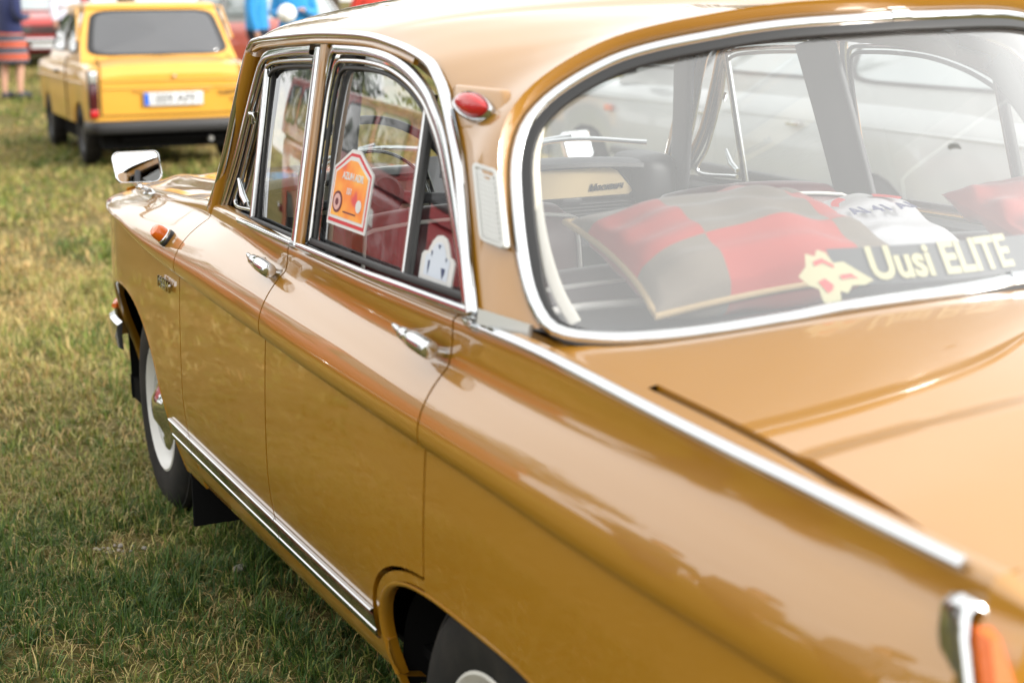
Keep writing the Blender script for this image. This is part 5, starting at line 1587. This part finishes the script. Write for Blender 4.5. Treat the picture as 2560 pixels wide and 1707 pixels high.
def stripes():
    mt = bpy.data.materials.new('striped_knit'); mt.use_nodes = True
    t = mt.node_tree; b = t.nodes['Principled BSDF']; b.inputs['Roughness'].default_value = .95
    co = t.nodes.new('ShaderNodeTexCoord'); sp = t.nodes.new('ShaderNodeSeparateXYZ'); t.links.new(co.outputs['Object'], sp.inputs['Vector'])
    mu = t.nodes.new('ShaderNodeMath'); mu.operation = 'MULTIPLY'; mu.inputs[1].default_value = 1 / .165
    fr_ = t.nodes.new('ShaderNodeMath'); fr_.operation = 'FRACT'
    t.links.new(sp.outputs['Z'], mu.inputs[0]); t.links.new(mu.outputs[0], fr_.inputs[0])
    r = t.nodes.new('ShaderNodeValToRGB'); r.color_ramp.interpolation = 'CONSTANT'
    st = [(0, (.030, .035, .055)), (.26, (.30, .24, .22)), (.32, (.42, .075, .035)), (.78, (.25, .21, .2)), (.84, (.030, .035, .055)), (.92, (.12, .15, .2))]
    while len(r.color_ramp.elements) < len(st): r.color_ramp.elements.new(.5)
    for e, (p, c) in zip(r.color_ramp.elements, st): e.position = p; e.color = (*c, 1)
    t.links.new(fr_.outputs[0], r.inputs['Fac']); t.links.new(r.outputs['Color'], b.inputs['Base Color'])
    return mt
def at_ground(x, y): return (x, y, float(ground_z(x, y)))
bent = {'l': ((-.24, .02, 1.13), (-.13, -.20, 1.12)), 'r': ((.24, .0, 1.13), (.12, -.24, 1.16))}
down = {'l': ((-.23, .02, 1.12), (-.25, -.04, .88)), 'r': ((.23, .02, 1.12), (.25, -.05, .88))}
person('person', 'person in a navy jumper and orange and blue striped knit skirt, hands held in front', at_ground(1.98, 21.0), R(118), 1.70, (.010, .016, .070), (.02, .02, .03), (.10, .06, .03), bent, skirt=stripes())
person('person', 'person in a bright blue jacket behind the roof of the ochre car', at_ground(5.15, 18.3), R(-20), 1.78, (.02, .24, .55), (.03, .03, .04), (.06, .04, .03), bent)
person('person', 'person in a dark blue top beside the white-roofed car', at_ground(5.05, 19.6), R(60), 1.75, (.02, .05, .16), (.015, .018, .03), (.03, .02, .02), down)
person('person', 'person in a red top behind the ochre roof', at_ground(6.35, 18.6), R(10), 1.74, (.50, .035, .02), (.25, .25, .27), (.14, .09, .05), bent)
person('person', 'person in a pale shirt and dark trousers beyond the yellow car', at_ground(3.62, 25.5), R(30), 1.78, (.58, .57, .66), (.02, .022, .035), (.12, .08, .05), down)
# unseen visitors added off to the left for fuller reflections in the wing
person('person', 'visitor in a brown coat, mirrored in the rear wing of the ochre car', at_ground(-3.5, 2.3), R(95), 1.80, (.10, .06, .03), (.02, .022, .03), (.05, .03, .02), down)
person('person', 'visitor in a dark green jacket, mirrored in the doors of the ochre car', at_ground(-3.9, 3.5), R(70), 1.74, (.03, .05, .03), (.03, .035, .06), (.09, .06, .03), bent)
person('person', 'visitor in a grey shirt, mirrored in the shoulder of the ochre car', at_ground(-3.2, 1.2), R(110), 1.76, (.20, .20, .21), (.03, .03, .04), (.04, .03, .02), down)
WB = lathe('white_ball', [(0, -.12), (.05, -.109), (.09, -.079), (.115, -.03), (.12, 0), (.115, .03), (.09, .079), (.05, .109), (0, .12)], mat('white_balloon', (.85, .86, .86), .35), None, 'z', 28)
WB.location = (4.90, 17.85, 1.27)  # plain ball shape standing in for a round white bag
tag(WB, 'round white balloon held in front of the blue jacket', 'balloon')

# ------------------------------------------------------------------ trees round the field (seen mostly as reflections)
def make_tree_mesh(seed, hgt, rad):
    g = np.random.default_rng(seed)
    ncl = 46
    cl = g.normal(size=(ncl, 3)); cl = nrm(cl) * (g.random((ncl, 1)) ** .4)
    cl = cl * np.array([rad, rad, hgt * .36]) + np.array([0, 0, hgt * .60])
    n = 3600
    c = cl[g.integers(0, ncl, n)] + g.normal(size=(n, 3)) * rad * .17
    d1 = nrm(g.normal(size=(n, 3))); d2 = nrm(np.cross(d1, g.normal(size=(n, 3)))); s = g.uniform(.10, .24, (n, 1))
    V = np.stack([c - d1 * s, c + d2 * s * .6, c + d1 * s, c - d2 * s * .6], 1).reshape(-1, 3)
    F = (np.arange(n)[:, None] * 4 + np.arange(4)).tolist()
    cm = bpy.data.meshes.new('crown'); cm.from_pydata(V.tolist(), [], F); cm.materials.append(LEAF)
    tv, tf = [], []
    def limb(p, q, r0, r1):
        p, q = np.array(p, float), np.array(q, float); T = nrm(q - p); a = nrm(np.cross(T, [.3, .7, .2])); b = np.cross(T, a); o = len(tv)
        for c_, r_ in ((p, r0), ((p + q) / 2 + g.normal(size=3) * .05, (r0 + r1) / 2), (q, r1)):
            for i in range(8): tv.append(c_ + r_ * (a * math.cos(i * math.pi / 4) + b * math.sin(i * math.pi / 4)))
        tf.extend(gridf(3, 8, o, True))
    limb((0, 0, -.2), (0, 0, hgt * .55), hgt * .028, hgt * .014)
    for i in range(9):
        e = cl[i]; limb((0, 0, hgt * (.25 + .03 * i)), e, hgt * .011, hgt * .003)
    tm = bpy.data.meshes.new('trunk'); tm.from_pydata([tuple(map(float, q)) for q in tv], [], tf); tm.materials.append(BARK)
    return cm, tm
LEAF = mat('tree_leaf', (0.045, 0.075, 0.022), .6, noise=(1.4, (.085, .11, .03), .35, .7))
BARK = mat('tree_bark', (0.10, 0.075, 0.05), .9, bump=(12, .6, .05))
TM = [make_tree_mesh(21, 9, 3.2), make_tree_mesh(22, 11, 3.6), make_tree_mesh(23, 7.5, 3.4)]
spots = []
for i, a in enumerate(np.linspace(-78, 34, 17)):
    r_ = 52 + 9 * math.sin(i * 2.3)
    spots.append((CAM.x + r_ * math.sin(R(a)), CAM.y + r_ * math.cos(R(a)), i % 3, .8 + .08 * (i * 7 % 5)))
for i, a in enumerate(np.linspace(40, 104, 7)):
    spots.append((CAM.x + 46 * math.sin(R(a)), CAM.y + 46 * math.cos(R(a)), i % 3, .95))
for i, a in enumerate(np.linspace(120, 240, 9)):
    spots.append((CAM.x + 62 * math.sin(R(a)), CAM.y + 62 * math.cos(R(a)), i % 3, .75))
for x, y, k, s in spots:
    t = empty('tree', (x, y, float(ground_z(x, y))), x * 3.1); t.scale = (s, s, s)
    tag(t, 'leafy green tree standing at the edge of the field', 'tree', 'trees round the field')
    for me_, nm in zip(TM[k], ('crown', 'trunk')):
        o = bpy.data.objects.new(nm, me_); col.objects.link(o); o.parent = t

# pale stones in the worn patch beside the car
g_ = np.random.default_rng(77)
for i in range(16):
    x = -.865 + g_.normal(0, .035); y = 2.055 + g_.normal(0, .040); q = g_.uniform(.0035, .0095)
    tag(stone((x, y, q * .05 - .002), q, 50 + i), 'small pale stone lying in the worn patch of turf', 'stone', 'stones in the worn patch')
tag(stone((-.634, 1.752, .002), .018, 70), 'single larger stone half hidden in the grass under the sill', 'stone')
